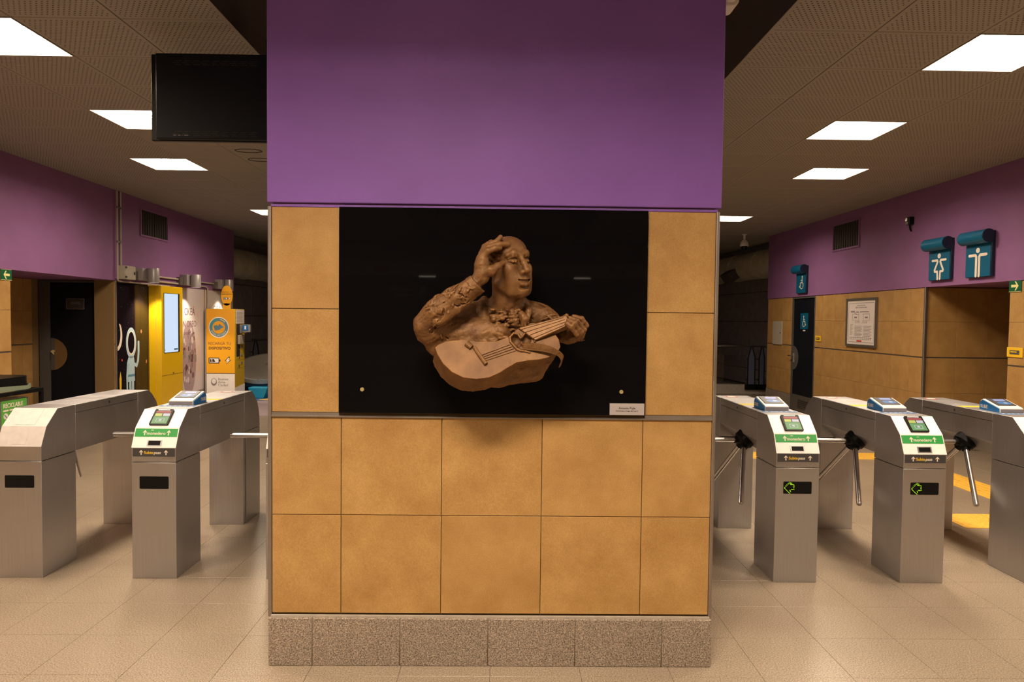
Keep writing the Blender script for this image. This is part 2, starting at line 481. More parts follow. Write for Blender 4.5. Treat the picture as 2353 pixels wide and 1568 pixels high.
# ---- floor: slab + tiles
PXT, PYT = 0.3955, 0.352
floor = struct('floor', MB().box(-8, 8, -9.2, 26, -0.12, -0.0035), MT['floorgrout'])
fx0, fy0 = -2.0205-10*PXT, 3.128
near, rest = [], []
for j in range(-35, 34):
    for i in range(-5, 36):
        cx = fx0+(i+0.5)*PXT; cy = fy0+(j+0.5)*PYT
        if abs(cx) > 7.9: continue
        if -0.86 < cx < 0.78 and 3.0 < cy < 4.4: rest.append((cx, cy)); continue
        inview = 2.4 < cy and abs(cx) < 0.80*cy+0.25
        hid = abs(cx-0.02) < 0.32*cy and cy > 3.1
        (near if inview and not hid else rest).append((cx, cy))
near.sort(key=lambda p: p[1])
rest += near[290:]; near = near[:290]
fm = flat_slab_mesh('floor_tile', PXT-0.0016, PYT-0.0016, 0.0034, MT['floor'], 0.0006)
for cx, cy in near: piece('floor_tile', fm, (cx, cy, 0), floor)
mb = MB()
for cx, cy in rest:
    a, b = PXT/2-0.0008, PYT/2-0.0008
    mb.box(cx-a, cx+a, cy-b, cy+b, -0.0034, 0)
o = mb.build('floor_tile_field', MT['floor'], floor); o['kind'] = 'stuff'

# ---- central pillar
PC = 2.879
wc = struct('wall_center', MB().box(-1.012, 0.926, PC+0.012, 3.62, 0, 3.75), MT['grout'])
struct('purple_plaster', MB().box(-1.037, 0.953, PC-0.004, 3.64, 2.046, 3.75), MT['purple'], wc, bevel=0.004)
struct('plaster_lip', MB().box(-1.022, 0.938, PC+0.003, 3.63, 2.029, 2.040), MT['purple'], wc)
cols = [(-1.018, -0.7125), (-0.7125, -0.268), (-0.268, 0.1765), (0.1765, 0.624), (0.624, 0.932)]
rows = [(0.228, 0.671), (0.671, 1.1095)]
for z0, z1 in rows:
    for x0, x1 in cols:
        piece('stone_tile', slab_mesh('stone_tile', x1-x0-0.003, z1-z0-0.003, 0.014, MT['tile']), ((x0+x1)/2, PC, (z0+z1)/2), wc)
for z0, z1 in ((1.127, 1.584), (1.584, 2.028)):
    for x0, x1 in (cols[0][:1]+(-0.7215,), (0.6305, 0.932)):
        piece('stone_tile', slab_mesh('stone_tile', x1-x0-0.003, z1-z0-0.003, 0.014, MT['tile']), ((x0+x1)/2, PC, (z0+z1)/2), wc)
# pillar flanks (same stone, seen from the side)
for sx, xx in ((1, 0.9345), (-1, -1.0205)):
    for z0, z1 in ((0.228, 0.671), (0.671, 1.1095), (1.127, 1.584), (1.584, 2.028)):
        piece('stone_tile', slab_mesh('stone_tile', 0.70, z1-z0-0.003, 0.0085, MT['tile']), (xx, 3.255, (z0+z1)/2), wc, (0, 0, sx*math.pi/2))
# corner posts, ledge channel
for i, xx in enumerate((-1.027, 0.940)):
    mb = MB().prism(rrect(xx-0.0085, xx+0.0085, PC-0.003, PC+0.03, 0.006), 'z', 0.213, 2.029)
    t = struct('trim_%d' % (i+1), mb, MT['trim'], smooth=True)
led = struct('trim_3', MB().box(-1.018, -0.7215, PC-0.002, PC+0.012, 1.1085, 1.1275).box(0.6305, 0.931, PC-0.002, PC+0.012, 1.1085, 1.1275), MT['trim'])
MB().prism([(PC-0.010, 1.108), (PC-0.002, 1.108), (PC-0.002, 1.116), (PC-0.010, 1.113)], 'x', -1.018, 0.931).build('channel_lip', MT['trim'], led)
# granite base in blocks
bb = struct('baseboard_center', MB().box(-1.02, 0.936, 2.866, 3.63, 0, 0.206), MT['grout'])
js = [-1.0275, -0.834, -0.446, -0.055, 0.333, 0.721, 0.9435]
for a, b in zip(js[:-1], js[1:]):
    MB().prism(rrect(a+0.0006, b-0.0006, 2.857, 2.90, 0.003, 2), 'z', 0.001, 0.2135).build('granite_block', MT['granite'], bb, bevel=0.002)
for xx, a0 in ((-1.0275, 1), (0.9305, -1)):
    MB().box(min(xx, xx+0.013), max(xx, xx+0.013), 2.903, 3.64, 0.001, 0.2135).build('granite_block', MT['granite'], bb)
MB().box(-1.02, 0.936, 2.868, 2.879, 0.2135, 0.222).build('mortar_bed', MT['concrete'], bb)

# ---- ceiling
CXP, CYP = 0.600, 0.540
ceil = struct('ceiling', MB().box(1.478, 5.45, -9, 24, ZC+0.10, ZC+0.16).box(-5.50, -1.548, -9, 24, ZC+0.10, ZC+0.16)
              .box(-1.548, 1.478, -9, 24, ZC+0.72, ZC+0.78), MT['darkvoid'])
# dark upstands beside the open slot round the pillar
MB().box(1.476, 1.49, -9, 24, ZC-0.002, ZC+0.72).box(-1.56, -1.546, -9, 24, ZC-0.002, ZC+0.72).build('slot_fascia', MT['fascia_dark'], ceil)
lights = set()
LP = []      # (x, y) centres of ceiling lights
for k, (cl, cr) in {0: (2, 2), 3: (2, 2), 6: (3, 3), 12: (3, 3), -3: (2, 2), -6: (2, 2), -12: (2, 2)}.items():
    lights.add((-1, cl, k)); lights.add((1, cr, k))
pm = flat_slab_mesh('ceiling_panel', CXP-0.006, CYP-0.006, 0.012, MT['perf'], 0.002, up=False)
pmp = flat_slab_mesh('plain_panel', CXP-0.004, CYP-0.004, 0.012, MT['plainceil'], 0.002, up=False)
far = MB(); n = 0
for k in range(-23, 38):
    cy = 3.71+(k+0.5)*CYP
    for s in (1, -1):
        for c in range(0, 7):
            x0 = 1.478+c*CXP if s > 0 else -1.548-c*CXP
            cx = x0+s*CXP/2
            if c == 6:
                x1 = x0+s*0.37
                a, b = min(x0, x1)+0.003, max(x0, x1)-0.003
                far.box(a, b, cy-CYP/2+0.003, cy+CYP/2-0.003, ZC, ZC+0.012); continue
            if (s, c, k) in lights: LP.append((cx, cy)); continue
            plain = s < 0 and c in (0, 1, 2) and 4 <= k <= 6
            if plain: piece('plain_panel', pmp, (cx, cy, ZC-0.004), ceil); continue
            vis = cy > 3.0 and cy < 14.2 and abs(cx) < 0.80*cy+0.3 and abs(cx) > 0.35*cy-0.35
            if vis and n < 296: piece('ceiling_panel', pm, (cx, cy, ZC), ceil); n += 1
            else:
                a, b = CXP/2-0.003, CYP/2-0.003
                far.box(cx-a, cx+a, cy-b, cy+b, ZC, ZC+0.012)
o = far.build('ceiling_panel_field', MT['plainceil'], ceil); o['kind'] = 'stuff'
# main runners: thin light tees along the depth
mb = MB()
for s in (1, -1):
    for c in range(1, 7):
        x = (1.478+c*CXP) if s > 0 else (-1.548-c*CXP)
        mb.box(x-0.0025, x+0.0025, -8.7, 23.7, ZC+0.004, ZC+0.02)
for k in range(-23, 39):
    y = 3.71+k*CYP
    mb.box(1.478, 5.44, y-0.0025, y+0.0025, ZC+0.010, ZC+0.02).box(-5.49, -1.548, y-0.0025, y+0.0025, ZC+0.010, ZC+0.02)
o = mb.build('grid_tee', MT['seam'], ceil); o['kind'] = 'stuff'
# edge angles of the slot
MB().box(1.478, 1.502, -8.7, 23.7, ZC-0.004, ZC+0.003).box(-1.572, -1.548, -8.7, 23.7, ZC-0.004, ZC+0.003).build('edge_angle', MT['plainceil'], ceil)
# outlined round service hatches in the plain boards
for cx, cy in ((-2.545, 6.56), (-2.56, 6.93)):
    pts = [(cx+0.135*math.cos(2*math.pi*i/8+0.4), cy+0.075*math.sin(2*math.pi*i/8+0.4), ZC-0.006) for i in range(8)]
    MB().tube(pts, 0.004, 6, closed=True).build('hatch_outline', MT['seam'], ceil)

# ---- right wall
XR = 5.1
wr = struct('wall_right', MB().box(XR+0.013, XR+0.2, 7.868, 10.63, 0, 2.0).box(XR+0.013, XR+0.2, 11.49, 12.545, 0, 2.0).box(XR+0.013, XR+0.2, -9.2, 6.527, 0, 2.0)
            .box(XR+0.013, XR+0.2, 10.63, 11.49, 1.985, 2.0), MT['grout'])
struct('purple_plaster', MB().box(XR-0.012, XR+0.22, -9.2, 12.55, 1.987, ZC+0.05), MT['purple_warm_lit'], wr)
ROWS = [(0.272, 0.697), (0.697, 1.128), (1.142, 1.572), (1.572, 1.983)]
def tile_run(parent, s0, s1, pitch, place, phase=0.0, rows=ROWS):
    k = math.floor((s0-phase)/pitch)
    edges = [s0]
    while phase+(k+1)*pitch < s1-0.03:
        k += 1
        if phase+k*pitch > s0+0.03: edges.append(phase+k*pitch)
    edges.append(s1)
    for a, b in zip(edges[:-1], edges[1:]):
        for z0, z1 in rows:
            place(slab_mesh('stone_tile', b-a-0.0022, z1-z0-0.0022, 0.012, MT['tile']), (a+b)/2, (z0+z1)/2)
def on_right(me, s, z): piece('stone_tile', me, (XR, s, z), wr, (0, 0, -math.pi/2))
for a, b in ((7.853, 10.63), (11.49, 12.545), (2.4, 6.527)): tile_run(wr, a, b, 0.376, on_right, 8.125)
MB().box(XR+0.002, XR+0.012, -9.2, 2.39, 0.272, 1.983).build('stone_cladding', MT['tile'], wr)
for a, b in ((7.853, 10.63), (11.49, 12.545), (-9.2, 6.527)):
    MB().box(XR+0.001, XR+0.012, a, b, 1.1295, 1.1405).build('ledge_strip', MT['trim'], wr)
    MB().box(XR-0.008, XR+0.012, a, b, 0.001, 0.268).build('plinth_slab', MT['granite'], wr)
# recess by the right wall (toilet entrance)
rc = struct('wall_recess_right', MB().box(XR+0.201, 7.2, 7.866, 7.95, 0, 2.0).box(6.9, 7.2, 6.4, 7.9, 0, 2.3).box(XR+0.2, 7.2, 6.3, 6.42, 0, 2.3), MT['grout'])
def on_rec(me, s, z): piece('stone_tile', me, (s, 7.853, z), rc)
tile_run(rc, XR+0.03, 6.88, 0.376, on_rec, XR+0.02)
MB().box(XR+0.03, 6.9, 7.854, 7.866, 1.1295, 1.1405).build('ledge_strip', MT['trim'], rc)
MB().box(XR+0.03, 6.9, 7.844, 7.866, 0.001, 0.268).build('plinth_slab', MT['granite'], rc)
MB().box(XR+0.22, 7.2, 6.4, 7.95, 1.995, 2.3).build('purple_soffit', MT['purple_warm_lit'], rc)
struct('trim_4', MB().prism(rrect(XR-0.012, XR+0.028, 7.836, 7.862, 0.01), 'z', 0, 1.987), MT['trim'], smooth=True)

# ---- left wall: local frame x along the wall (depth), y = 0 surface, -y into the hall
LROT = math.pi/2+0.0254
lw = struct('wall_left', MB().box(-15.9, -0.03+0.26, 0.013, 0.25, 0, 2.0).box(2.10, 6.17, 0.013, 0.25, 0, 2.0), MT['grout'])
lw.location = (-5.10, 6.6, 0); lw.rotation_euler = (0, 0, LROT)
struct('purple_plaster', MB().box(-15.9, 6.18, -0.012, 0.27, 1.998, ZC+0.05), MT['purple_warm_lit'], lw)
def on_left(me, s, z): piece('stone_tile', me, (s, 0, z), lw)
LROWS = [(0.272, 0.697), (0.697, 1.142), (1.156, 1.582), (1.582, 1.995)]
for a, b in ((-2.6, 0.235), (2.125, 2.20)): tile_run(lw, a, b, 0.40, on_left, 0.235, LROWS)
MB().box(-15.9, -2.61, 0.002, 0.012, 0.272, 1.995).build('stone_cladding', MT['tile'], lw)
MB().box(2.2, 6.17, 0.002, 0.012, 0.272, 1.995).build('stone_cladding', MT['tile'], lw)
MB().box(-15.9, 0.235, 0.001, 0.012, 1.1435, 1.1545).build('ledge_strip', MT['trim'], lw)
for a, b in ((-15.9, 0.235), (2.125, 6.17)):
    MB().box(a, b, -0.008, 0.012, 0.001, 0.268).build('plinth_slab', MT['granite'], lw)
# left recess (world frame): back wall X = -6.15, far return Y = 8.74
rl = struct('wall_recess_left', MB().box(-6.35, -6.165, 6.6, 8.9, 0, 2.0).box(-5.345, -5.17, 8.755, 8.9, 0, 2.0).box(-6.35, -5.345, 8.80, 8.9, 0, 2.0)
            .box(-6.35, -5.36, 6.62, 6.80, 0, 2.0), MT['grout'])
tile_run(rl, 6.83, 8.60, 0.40, lambda me, s, z: piece('stone_tile', me, (-6.153, s, z), rl, (0, 0, math.pi/2)), 6.83, LROWS)
tile_run(rl, -5.345, -5.165, 0.40, lambda me, s, z: piece('stone_tile', me, (s, 8.742, z), rl), -5.345, LROWS)
MB().box(-6.163, -6.152, 6.83, 8.62, 1.1435, 1.1545).box(-5.345, -5.165, 8.743, 8.755, 1.1435, 1.1545).build('ledge_strip', MT['trim'], rl)
MB().box(-6.35, -5.36, 6.6, 8.95, 1.997, 2.15).build('purple_soffit', MT['purple_warm_lit'], rl)
struct('trim_5', MB().prism(rrect(-5.168, -5.138, 8.728, 8.752, 0.009), 'z', 0, 1.997), MT['trim'], smooth=True)

# ---- dark tunnel walls at the far end, plinths, wall behind the camera
def far_wall(name, p0, p1, nseg):
    """panelled wall from p0 to p1, panels facing the hall"""
    a, b = Vector((*p0, 0)), Vector((*p1, 0))
    L = (b-a).length; ang = math.atan2(b.y-a.y, b.x-a.x)
    root = struct(name, MB().box(0, L, 0.03, 0.25, 0, 3.9), MT['darkvoid'])
    root.location = a; root.rotation_euler = (0, 0, ang)
    wdt = L/nseg
    for z0, z1 in ((0.02, 0.40), (0.40, 0.95), (0.95, 1.55), (1.55, 2.25), (2.25, 3.0), (3.0, 3.8)):
        for k in range(nseg):
            piece('wall_panel', slab_mesh('wall_panel', wdt-0.012, z1-z0-0.012, 0.03, MT['darkwall'], 0.003), ((k+0.5)*wdt, 0, (z0+z1)/2), root)
    return root
far_wall('wall_far_right', (5.30, 24.0), (6.25, 13.2), 5)
far_wall('wall_far_left', (-6.05, 13.2), (-5.35, 24.0), 5)
struct('wall_far', MB().box(-6.5, 6.5, 24.0, 24.3, 0, 3.9), MT['darkwall'])
struct('wall_back', MB().box(-8, 8, -9.4, -9.2, 0, 3.9), MT['tile'])
struct('wall_return_right', MB().box(5.32, 7.4, 12.40, 12.55, 0, 3.9), MT['darkwall'])
struct('wall_return_left', MB().box(-7.4, -5.53, 12.62, 12.77, 0, 3.9), MT['darkwall'])
struct('baseboard_right', MB().box(4.35, 5.98, 13.80, 14.05, 0, 0.205), MT['concrete'], bevel=0.004)

# ---- doors
d1 = thing('door_1', 'x', 'door'); del d1['category']; del d1['label']; d1['kind'] = 'structure'
d1.location = (XR, 11.06, 0); d1.rotation_euler = (0, 0, -math.pi/2)
MB().box(-0.43, -0.395, 0.0, 0.12, 0, 1.985).box(0.395, 0.43, 0.0, 0.12, 0, 1.985).box(-0.395, 0.395, 0.0, 0.12, 1.955, 1.985).build('door_frame', MT['doorframe'], d1)
leaf = MB().box(-0.393, 0.393, 0.02, 0.065, 0.008, 1.953).build('door_leaf', MT['blackpaint'], d1)
MB().box(-0.393, 0.393, 0.012, 0.0195, 0.01, 0.285).build('kick_plate', MT['frame'], leaf)
mb = MB()
MB().box(-0.16, 0.25, 0.006, 0.0115, 0.07, 0.235).build('vent_surround', MT['frame'], leaf)
for k in range(5): MB().prism([(0.006, 0.085+k*0.03), (-0.004, 0.085+k*0.03), (0.006, 0.103+k*0.03)], 'x', -0.14, 0.23).build('louvre_slat', MT['seam'], leaf)
MB().prism([(-0.392, 0.72)]+circ(-0.392, 0.92, 0.21, 20, a0=-math.pi/2, a1=math.pi/2)+[(-0.392, 1.13)], 'y', 0.014, 0.0195).build('push_plate', MT['doorframe'], leaf)
hd = MB().box(-0.37, -0.33, 0.004, 0.0135, 0.84, 1.0).build('lock_plate', MT['lampgrey'], leaf)
MB().tube([(-0.35, 0.004, 0.96), (-0.35, -0.05, 0.96), (-0.43, -0.055, 0.955)], 0.010, 8).build('lever_handle', MT['chrome'], hd)
for z in (1.70, 0.98): MB().box(0.375, 0.40, 0.008, 0.0195, z, z+0.09).build('hinge', MT['lampgrey'], d1)
def wheelchair(mbk, cx, cz, s, y0, y1, flip=1):
    f = flip
    mbk.prism(circ(cx-0.10*s*f, cz+0.78*s, 0.13*s, 14), 'y', y0, y1)
    mbk.prism(stroke([(cx-0.10*s*f, cz+0.60*s), (cx-0.06*s*f, cz+0.05*s), (cx+0.32*s*f, cz+0.03*s), (cx+0.46*s*f, cz-0.50*s), (cx+0.62*s*f, cz-0.44*s)], 0.13*s), 'y', y0, y1)
    mbk.prism(stroke([(cx-0.06*s*f, cz+0.33*s), (cx+0.25*s*f, cz+0.33*s)], 0.10*s), 'y', y0, y1)
    arc = [(cx+f*(0.02*s+0.42*s*math.cos(t)), cz-0.30*s+0.42*s*math.sin(t)) for t in [math.radians(a) for a in range(130, 366, 12)]]
    mbk.prism(stroke(arc, 0.10*s), 'y', y0, y1)
    return mbk
sg = MB().box(-0.13, 0.145, 0.014, 0.0195, 1.43, 1.70).build('accessible_sign', MT['teal'], leaf)
wheelchair(MB(), 0.0, 1.555, 0.115, 0.0125, 0.0138).build('wheelchair_symbol', MT['cream'], sg)
MB().box(-0.03, 0.045, 0.015, 0.0195, 1.395, 1.415).build('small_label', MT['cream'], leaf)

d2 = thing('door_2', 'x', 'door'); del d2['category']; del d2['label']; d2['kind'] = 'structure'
d2.location = (-5.68, 8.74, 0)
MB().box(-0.465, -0.335, -0.02, 0.05, 0, 1.99).box(0.322, 0.334, 0.0, 0.05, 0, 1.99).box(-0.335, 0.322, -0.01, 0.05, 1.965, 1.99).build('door_frame', MT['doorframe'], d2)
leaf = MB().box(-0.333, 0.32, 0.005, 0.045, 0.008, 1.963).build('door_leaf', MT['blackpaint'], d2)
MB().prism([(-0.331, 0.79)]+circ(-0.331, 1.01, 0.215, 24, a0=-math.pi/2, a1=math.pi/2)+[(-0.331, 1.225)], 'y', -0.001, 0.0045).build('push_plate', MT['wood'], leaf)
MB().box(-0.330, -0.275, -0.006, -0.0015, 0.80, 1.215).build('edge_plate', MT['doorframe'], leaf)
h2 = MB().prism(circ(-0.29, 1.05, 0.022, 14), 'y', -0.02, -0.0065).build('lock_rose', MT['brass'], leaf)
MB().tube([(-0.29, -0.02, 1.05), (-0.29, -0.05, 1.05), (-0.25, -0.055, 1.01)], 0.010, 8).build('lever_handle', MT['brass'], h2)
pl = MB().box(-0.12, 0.117, -0.001, 0.0045, 1.612, 1.752).build('door_plaque', MT['darkvinyl'], leaf)
MB().box(-0.12, 0.117, -0.0025, -0.0012, 1.748, 1.752).box(-0.12, 0.117, -0.0025, -0.0012, 1.612, 1.616).box(-0.12, -0.116, -0.0025, -0.0012, 1.616, 1.748).box(0.113, 0.117, -0.0025, -0.0012, 1.616, 1.748).build('plaque_border', MT['inkgrey'], pl)
MB().box(-0.06, 0.06, -0.0025, -0.0012, 1.70, 1.706).box(-0.06, 0.07, -0.0025, -0.0012, 1.68, 1.686).build('plaque_print', MT['inkgrey'], pl)

# ================================================================ CEILING LIGHTS
def make_light(label, bulb='bulb'):
    t = thing('ceiling_light', label, 'ceiling light', (0, 0, ZC), group='square ceiling lights')
    a, b = 0.292, 0.262; h = 0.085
    mb = MB()
    for (x0, x1, y0, y1) in ((-0.300, -a, -0.270, 0.270), (a, 0.300, -0.270, 0.270), (-a, a, -0.270, -b), (-a, a, b, 0.270)):
        mb.box(x0, x1, y0, y1, -0.004, 0.010)
    mb.build('frame', MT['plainceil'], t)
    # sloping white reflector sides
    q = 0.235; r = 0.215
    MB().add([(-a, -b, 0), (a, -b, 0), (a, b, 0), (-a, b, 0), (-q, -r, h), (q, -r, h), (q, r, h), (-q, r, h)],
             [(0, 4, 5, 1), (1, 5, 6, 2), (2, 6, 7, 3), (3, 7, 4, 0)]).build('reflector', MT['reflector'], t)
    MB().add([(-q, -r, h), (q, -r, h), (q, r, h), (-q, r, h)], [(0, 3, 2, 1)]).build('diffuser', MT[bulb], t)
    for k in range(3):
        x = -0.13+0.13*k; MB().box(x-0.0015, x+0.0015, -0.235, 0.235, 0.066, 0.078).build('louvre_blade', MT['reflector'], t)
        y = -0.13+0.13*k; MB().box(-0.255, 0.255, y-0.0015, y+0.0015, 0.066, 0.078).build('louvre_blade', MT['reflector'], t)
    return t
LP.sort(key=lambda p: (-p[1]))
names = {}
vis_l = [p for p in LP if p[0] < 0 and p[1] > 3]; vis_r = [p for p in LP if p[0] > 0 and p[1] > 3]
vis_l.sort(key=lambda p: p[1]); vis_r.sort(key=lambda p: p[1])
lab_l = ['square ceiling light nearest the camera over the left turnstiles, half out of frame', 'square ceiling light partly hidden by the black hanging monitor',
         'square ceiling light beyond the monitor beside the plain ceiling boards', 'farthest square ceiling light of the left ceiling, half behind the pillar']
lab_r = ['largest square ceiling light over the right turnstiles at the frame edge', 'second square ceiling light out along the right ceiling',
         'third square ceiling light out along the right ceiling', 'farthest square ceiling light of the right ceiling, cut by the pillar edge']
for p, l in list(zip(vis_l, lab_l))+list(zip(vis_r, lab_r)): names[p] = l
proto = None
LP += [(-3.63, 13.7), (3.57, 13.7), (-3.63, 16.4), (3.57, 16.4)]  # hidden lights added behind the pillar to brighten the dark far end
for p in LP:
    lab = names.get(p, 'unseen square ceiling light outside the frame or hidden by the pillar')
    if proto is None: proto = o = make_light(lab)
    else: o = dup(proto, label=lab)
    o.location = (p[0], p[1], ZC)

keyl = make_light('bright square ceiling light in front of the pillar, nearer the left turnstiles', 'bulb_key')
keyl.location = (-0.72, 0.50, ZC)
dup(keyl, (-0.12, 0.50, ZC), label='bright square ceiling light in front of the pillar, nearer the right turnstiles')
# ================================================================ TURNSTILES
TW = 0.2575
def make_turnstile(label, fitted=True):
    """x 0..TW (tripod on the x=0 side), y 0 = front face, z up"""
    t = thing('turnstile', label, 'turnstile', group='tripod turnstiles')
    S, STp = MT['steel'], MT['steel_top']
    MB().box(0, TW, 0, 0.305, 0, 0.6865).build('front_leg', S, t, bevel=0.002)
    MB().box(0.0, TW-0.006, 1.003, 1.035, 0, 0.6865).build('post_strip', S, t, bevel=0.002)
    MB().box(0.002, TW, 1.041, 1.312, 0, 0.6865).build('rear_leg', S, t, bevel=0.002)
    MB().box(0.012, TW-0.012, 1.034, 1.042, 0, 0.6865).build('dark_joint', MT['seam'], t)
    # head (front block), beam and tail
    MB().prism([(0, 0.690), (0, 0.773), (0.045, 0.884), (0.146, 0.980), (0.3065, 0.980), (0.3065, 0.690)], 'x', 0, TW).build('front_head', S, t, bevel=0.0025)
    tail = [(1.0095, 0.690), (1.0095, 0.980), (1.156, 0.980), (1.205, 0.945), (1.262, 0.885), (1.292, 0.825), (1.308, 0.765), (1.312, 0.690)]
    MB().prism(tail, 'x', 0, TW).build('rear_head', S, t, bevel=0.0025)
    # beam: chamfered underside on the tripod side
    prof = [(0.0008, 0.928), (0.0008, 0.795), (0.104, 0.690), (TW-0.0008, 0.690), (TW-0.0008, 0.928)]
    MB().prism(prof, 'y', 0.308, 1.008).build('beam', S, t, bevel=0.0015)
    lid = MB().box(0, TW, 0.308, 1.008, 0.9305, 0.980).build('lid', S, t, bevel=0.002)
    MB().box(0.006, TW-0.006, 0.312, 1.004, 0.9795, 0.9812).build('lid_top', STp, lid)
    MB().prism(circ(0.66, 0.953, 0.008, 12), 'x', -0.0012, 0).prism(circ(0.66, 0.953, 0.008, 12), 'x', TW, TW+0.0012).build('lid_lock', MT['darkvinyl'], lid)
    # tripod: hub on the chamfer, three arms on a 45 degree cone
    hubc = Vector((0.026, 0.588, 0.744)); ax = Vector((-0.7071, 0, -0.7071))
    hub = MB().tube([hubc-ax*0.02+Vector((0.02, 0, 0.02)), hubc+ax*0.012, hubc+ax*0.03, hubc+ax*0.04], [0.068, 0.068, 0.052, 0.03], 18).build('hub', MT['black'], t, smooth=True)
    for d in ((-1, 0, 0), (-0.25, -0.6124, -0.75), (-0.25, 0.6124, -0.75)):
        d = Vector(d)
        MB().tube([hubc+d*0.025, hubc+d*0.066], 0.025, 12).build('arm_socket', MT['black'], hub, smooth=True)
        MB().tube([hubc+d*0.05, hubc+d*0.474, hubc+d*0.478], [0.0165, 0.0165, 0.013], 14).build('arm', MT['chrome'], t, smooth=True)
    # display window
    ds = MB().prism(rrect(0.046, 0.2145, 0.532, 0.605, 0.006), 'y', -0.0012, 0.0).build('display_window', MT['black'], t)
    up, kn, lo = Vector((0, 0.146, 0.980)), Vector((0, 0.045, 0.884)), Vector((0, 0, 0.773))
    def slant(a, b, u0, u1, v0, v1, n0, n1, mbk=None, poly=None):
        """slab on a sloping face; u across 0..1, v from a (0) to b (1), n out of the face"""
        e = (b-a); n = Vector((0, -(-e.z), e.y)); n = Vector((0, e.z, -e.y)).normalized()
        if n.y > 0: n = -n
        pts = poly or [(u0, v0), (u1, v0), (u1, v1), (u0, v1)]
        lo_, hi_ = [], []
        for u, v in pts:
            p = a+e*v+Vector((u*TW, 0, 0))
            lo_.append(p+n*n0); hi_.append(p+n*n1)
        k = len(pts)
        mbk = mbk or MB()
        return mbk.add(lo_+hi_, [tuple(range(k)), tuple(reversed(range(k, 2*k)))]+[(i, k+i, k+(i+1) % k, (i+1) % k) for i in range(k)])
    if fitted:
        slant(up, kn, 0.0, 1.0, 0.01, 1.0, 0.0003, 0.0012).build('white_facing', MT['facia'], t)
        low = slant(kn, lo, 0.0, 1.0, 0.0, 1.0, 0.0003, 0.0012).build('white_facing', MT['facia'], t)
        rd = slant(up, kn, 0.285, 0.715, 0.06, 0.90, 0.0014, 0.011, poly=[(0.30, 0.06), (0.70, 0.06), (0.715, 0.09), (0.715, 0.87), (0.70, 0.90), (0.30, 0.90), (0.285, 0.87), (0.285, 0.09)]).build('ticket_reader', MT['black'], t)
        slant(up, kn, 0.36, 0.63, 0.09, 0.13, 0.0112, 0.0118).build('reader_label', MT['facia'], rd)
        slant(up, kn, 0.335, 0.67, 0.17, 0.275, 0.0112, 0.0118).build('message_bar', MT['screenred'], rd)
        slant(up, kn, 0.335, 0.495, 0.30, 0.44, 0.0112, 0.0118).build('yellow_key', MT['screenyel'], rd)
        slant(up, kn, 0.515, 0.675, 0.30, 0.44, 0.0112, 0.0118).build('grey_key', MT['screenwht'], rd)
        slant(up, kn, 0.325, 0.68, 0.46, 0.84, 0.0112, 0.0118).build('card_target', MT['screengreen'], rd)
        mbk = MB()
        for (u0, u1, v0, v1) in ((0.41, 0.60, 0.57, 0.585), (0.41, 0.60, 0.73, 0.745), (0.41, 0.42, 0.57, 0.745), (0.59, 0.60, 0.57, 0.745)):
            slant(up, kn, u0, u1, v0, v1, 0.0119, 0.0124, mbk)
        slant(up, kn, 0, 0, 0, 0, 0.0119, 0.0124, mbk, poly=[(0.505+0.035*math.cos(2*math.pi*i/12), 0.655+0.045*math.sin(2*math.pi*i/12)) for i in range(12)])
        mbk.build('card_symbol', MT['screenwht'], rd)
        gb = slant(kn, lo, 0.02, 0.98, 0.05, 0.46, 0.0013, 0.0020).build('green_band', MT['green'], t)
        def on_slant(a, b, u, v, n):
            e = b-a; nn = Vector((0, e.z, -e.y)).normalized()
            if nn.y > 0: nn = -nn
            return a+e*v+Vector((u*TW, 0, 0))+nn*n
        ea = math.atan2(lo.z-kn.z, lo.y-kn.y)
        tilt = math.pi/2-math.atan2(kn.y-lo.y, kn.z-lo.z)
        text('lettering', 'monedero', 0.026, MT['cream'], gb, on_slant(kn, lo, 0.50, 0.29, 0.0024), (tilt, 0, 0), bold=0.012, depth=0.0003)
        mbk = MB()
        for u in (0.24, 0.78):
            slant(kn, lo, 0, 0, 0, 0, 0.0021, 0.0026, mbk, poly=[(u+px*0.066, 0.255-pz*0.155) for px, pz in arrow_up(0, 0, 0.85)])
        for rr in (0.010, 0.017):
            slant(kn, lo, 0, 0, 0, 0, 0.0021, 0.0026, mbk, poly=[(0.405+px, 0.155-pz) for px, pz in outline_stroke([(rr*2.2*math.cos(a), rr*2.2*math.sin(a)) for a in [math.radians(k) for k in range(30, 151, 20)]], 0.010)])
        mbk.build('arrow_print', MT['cream'], gb)
        sl = slant(kn, lo, 0.335, 0.665, 0.62, 0.92, 0.0013, 0.003).build('slot_frame', MT['steel'], t)
        slant(kn, lo, 0.365, 0.635, 0.66, 0.88, 0.0031, 0.0036).build('coin_slot', MT['black'], sl)
        db = MB().box(0.03*TW, 0.975*TW, -0.0010, 0, 0.722, 0.770).build('charcoal_band', MT['darkvinyl'], t)
        text('lettering', 'Subte', 0.024, MT['yellow'], db, (0.503*TW-0.002, -0.0014, 0.744), bold=0.02, align='RIGHT', depth=0.0003)
        text('lettering', 'pass', 0.024, MT['cream'], db, (0.503*TW, -0.0014, 0.744), bold=0.02, align='LEFT', depth=0.0003, shear=0.1)
        MB().prism([(0.22*TW+x, 0.746+z) for x, z in arrow_up(0, 0, 0.0145)], 'y', -0.0015, -0.0010).prism([(0.78*TW+x, 0.746+z) for x, z in arrow_up(0, 0, 0.0145)], 'y', -0.0015, -0.0010).build('arrow_print', MT['cream'], db)
        # lit arrow of LED dashes
        rows_ = ["..####..", ".#..##..", "#....###"]
        mbk = MB()
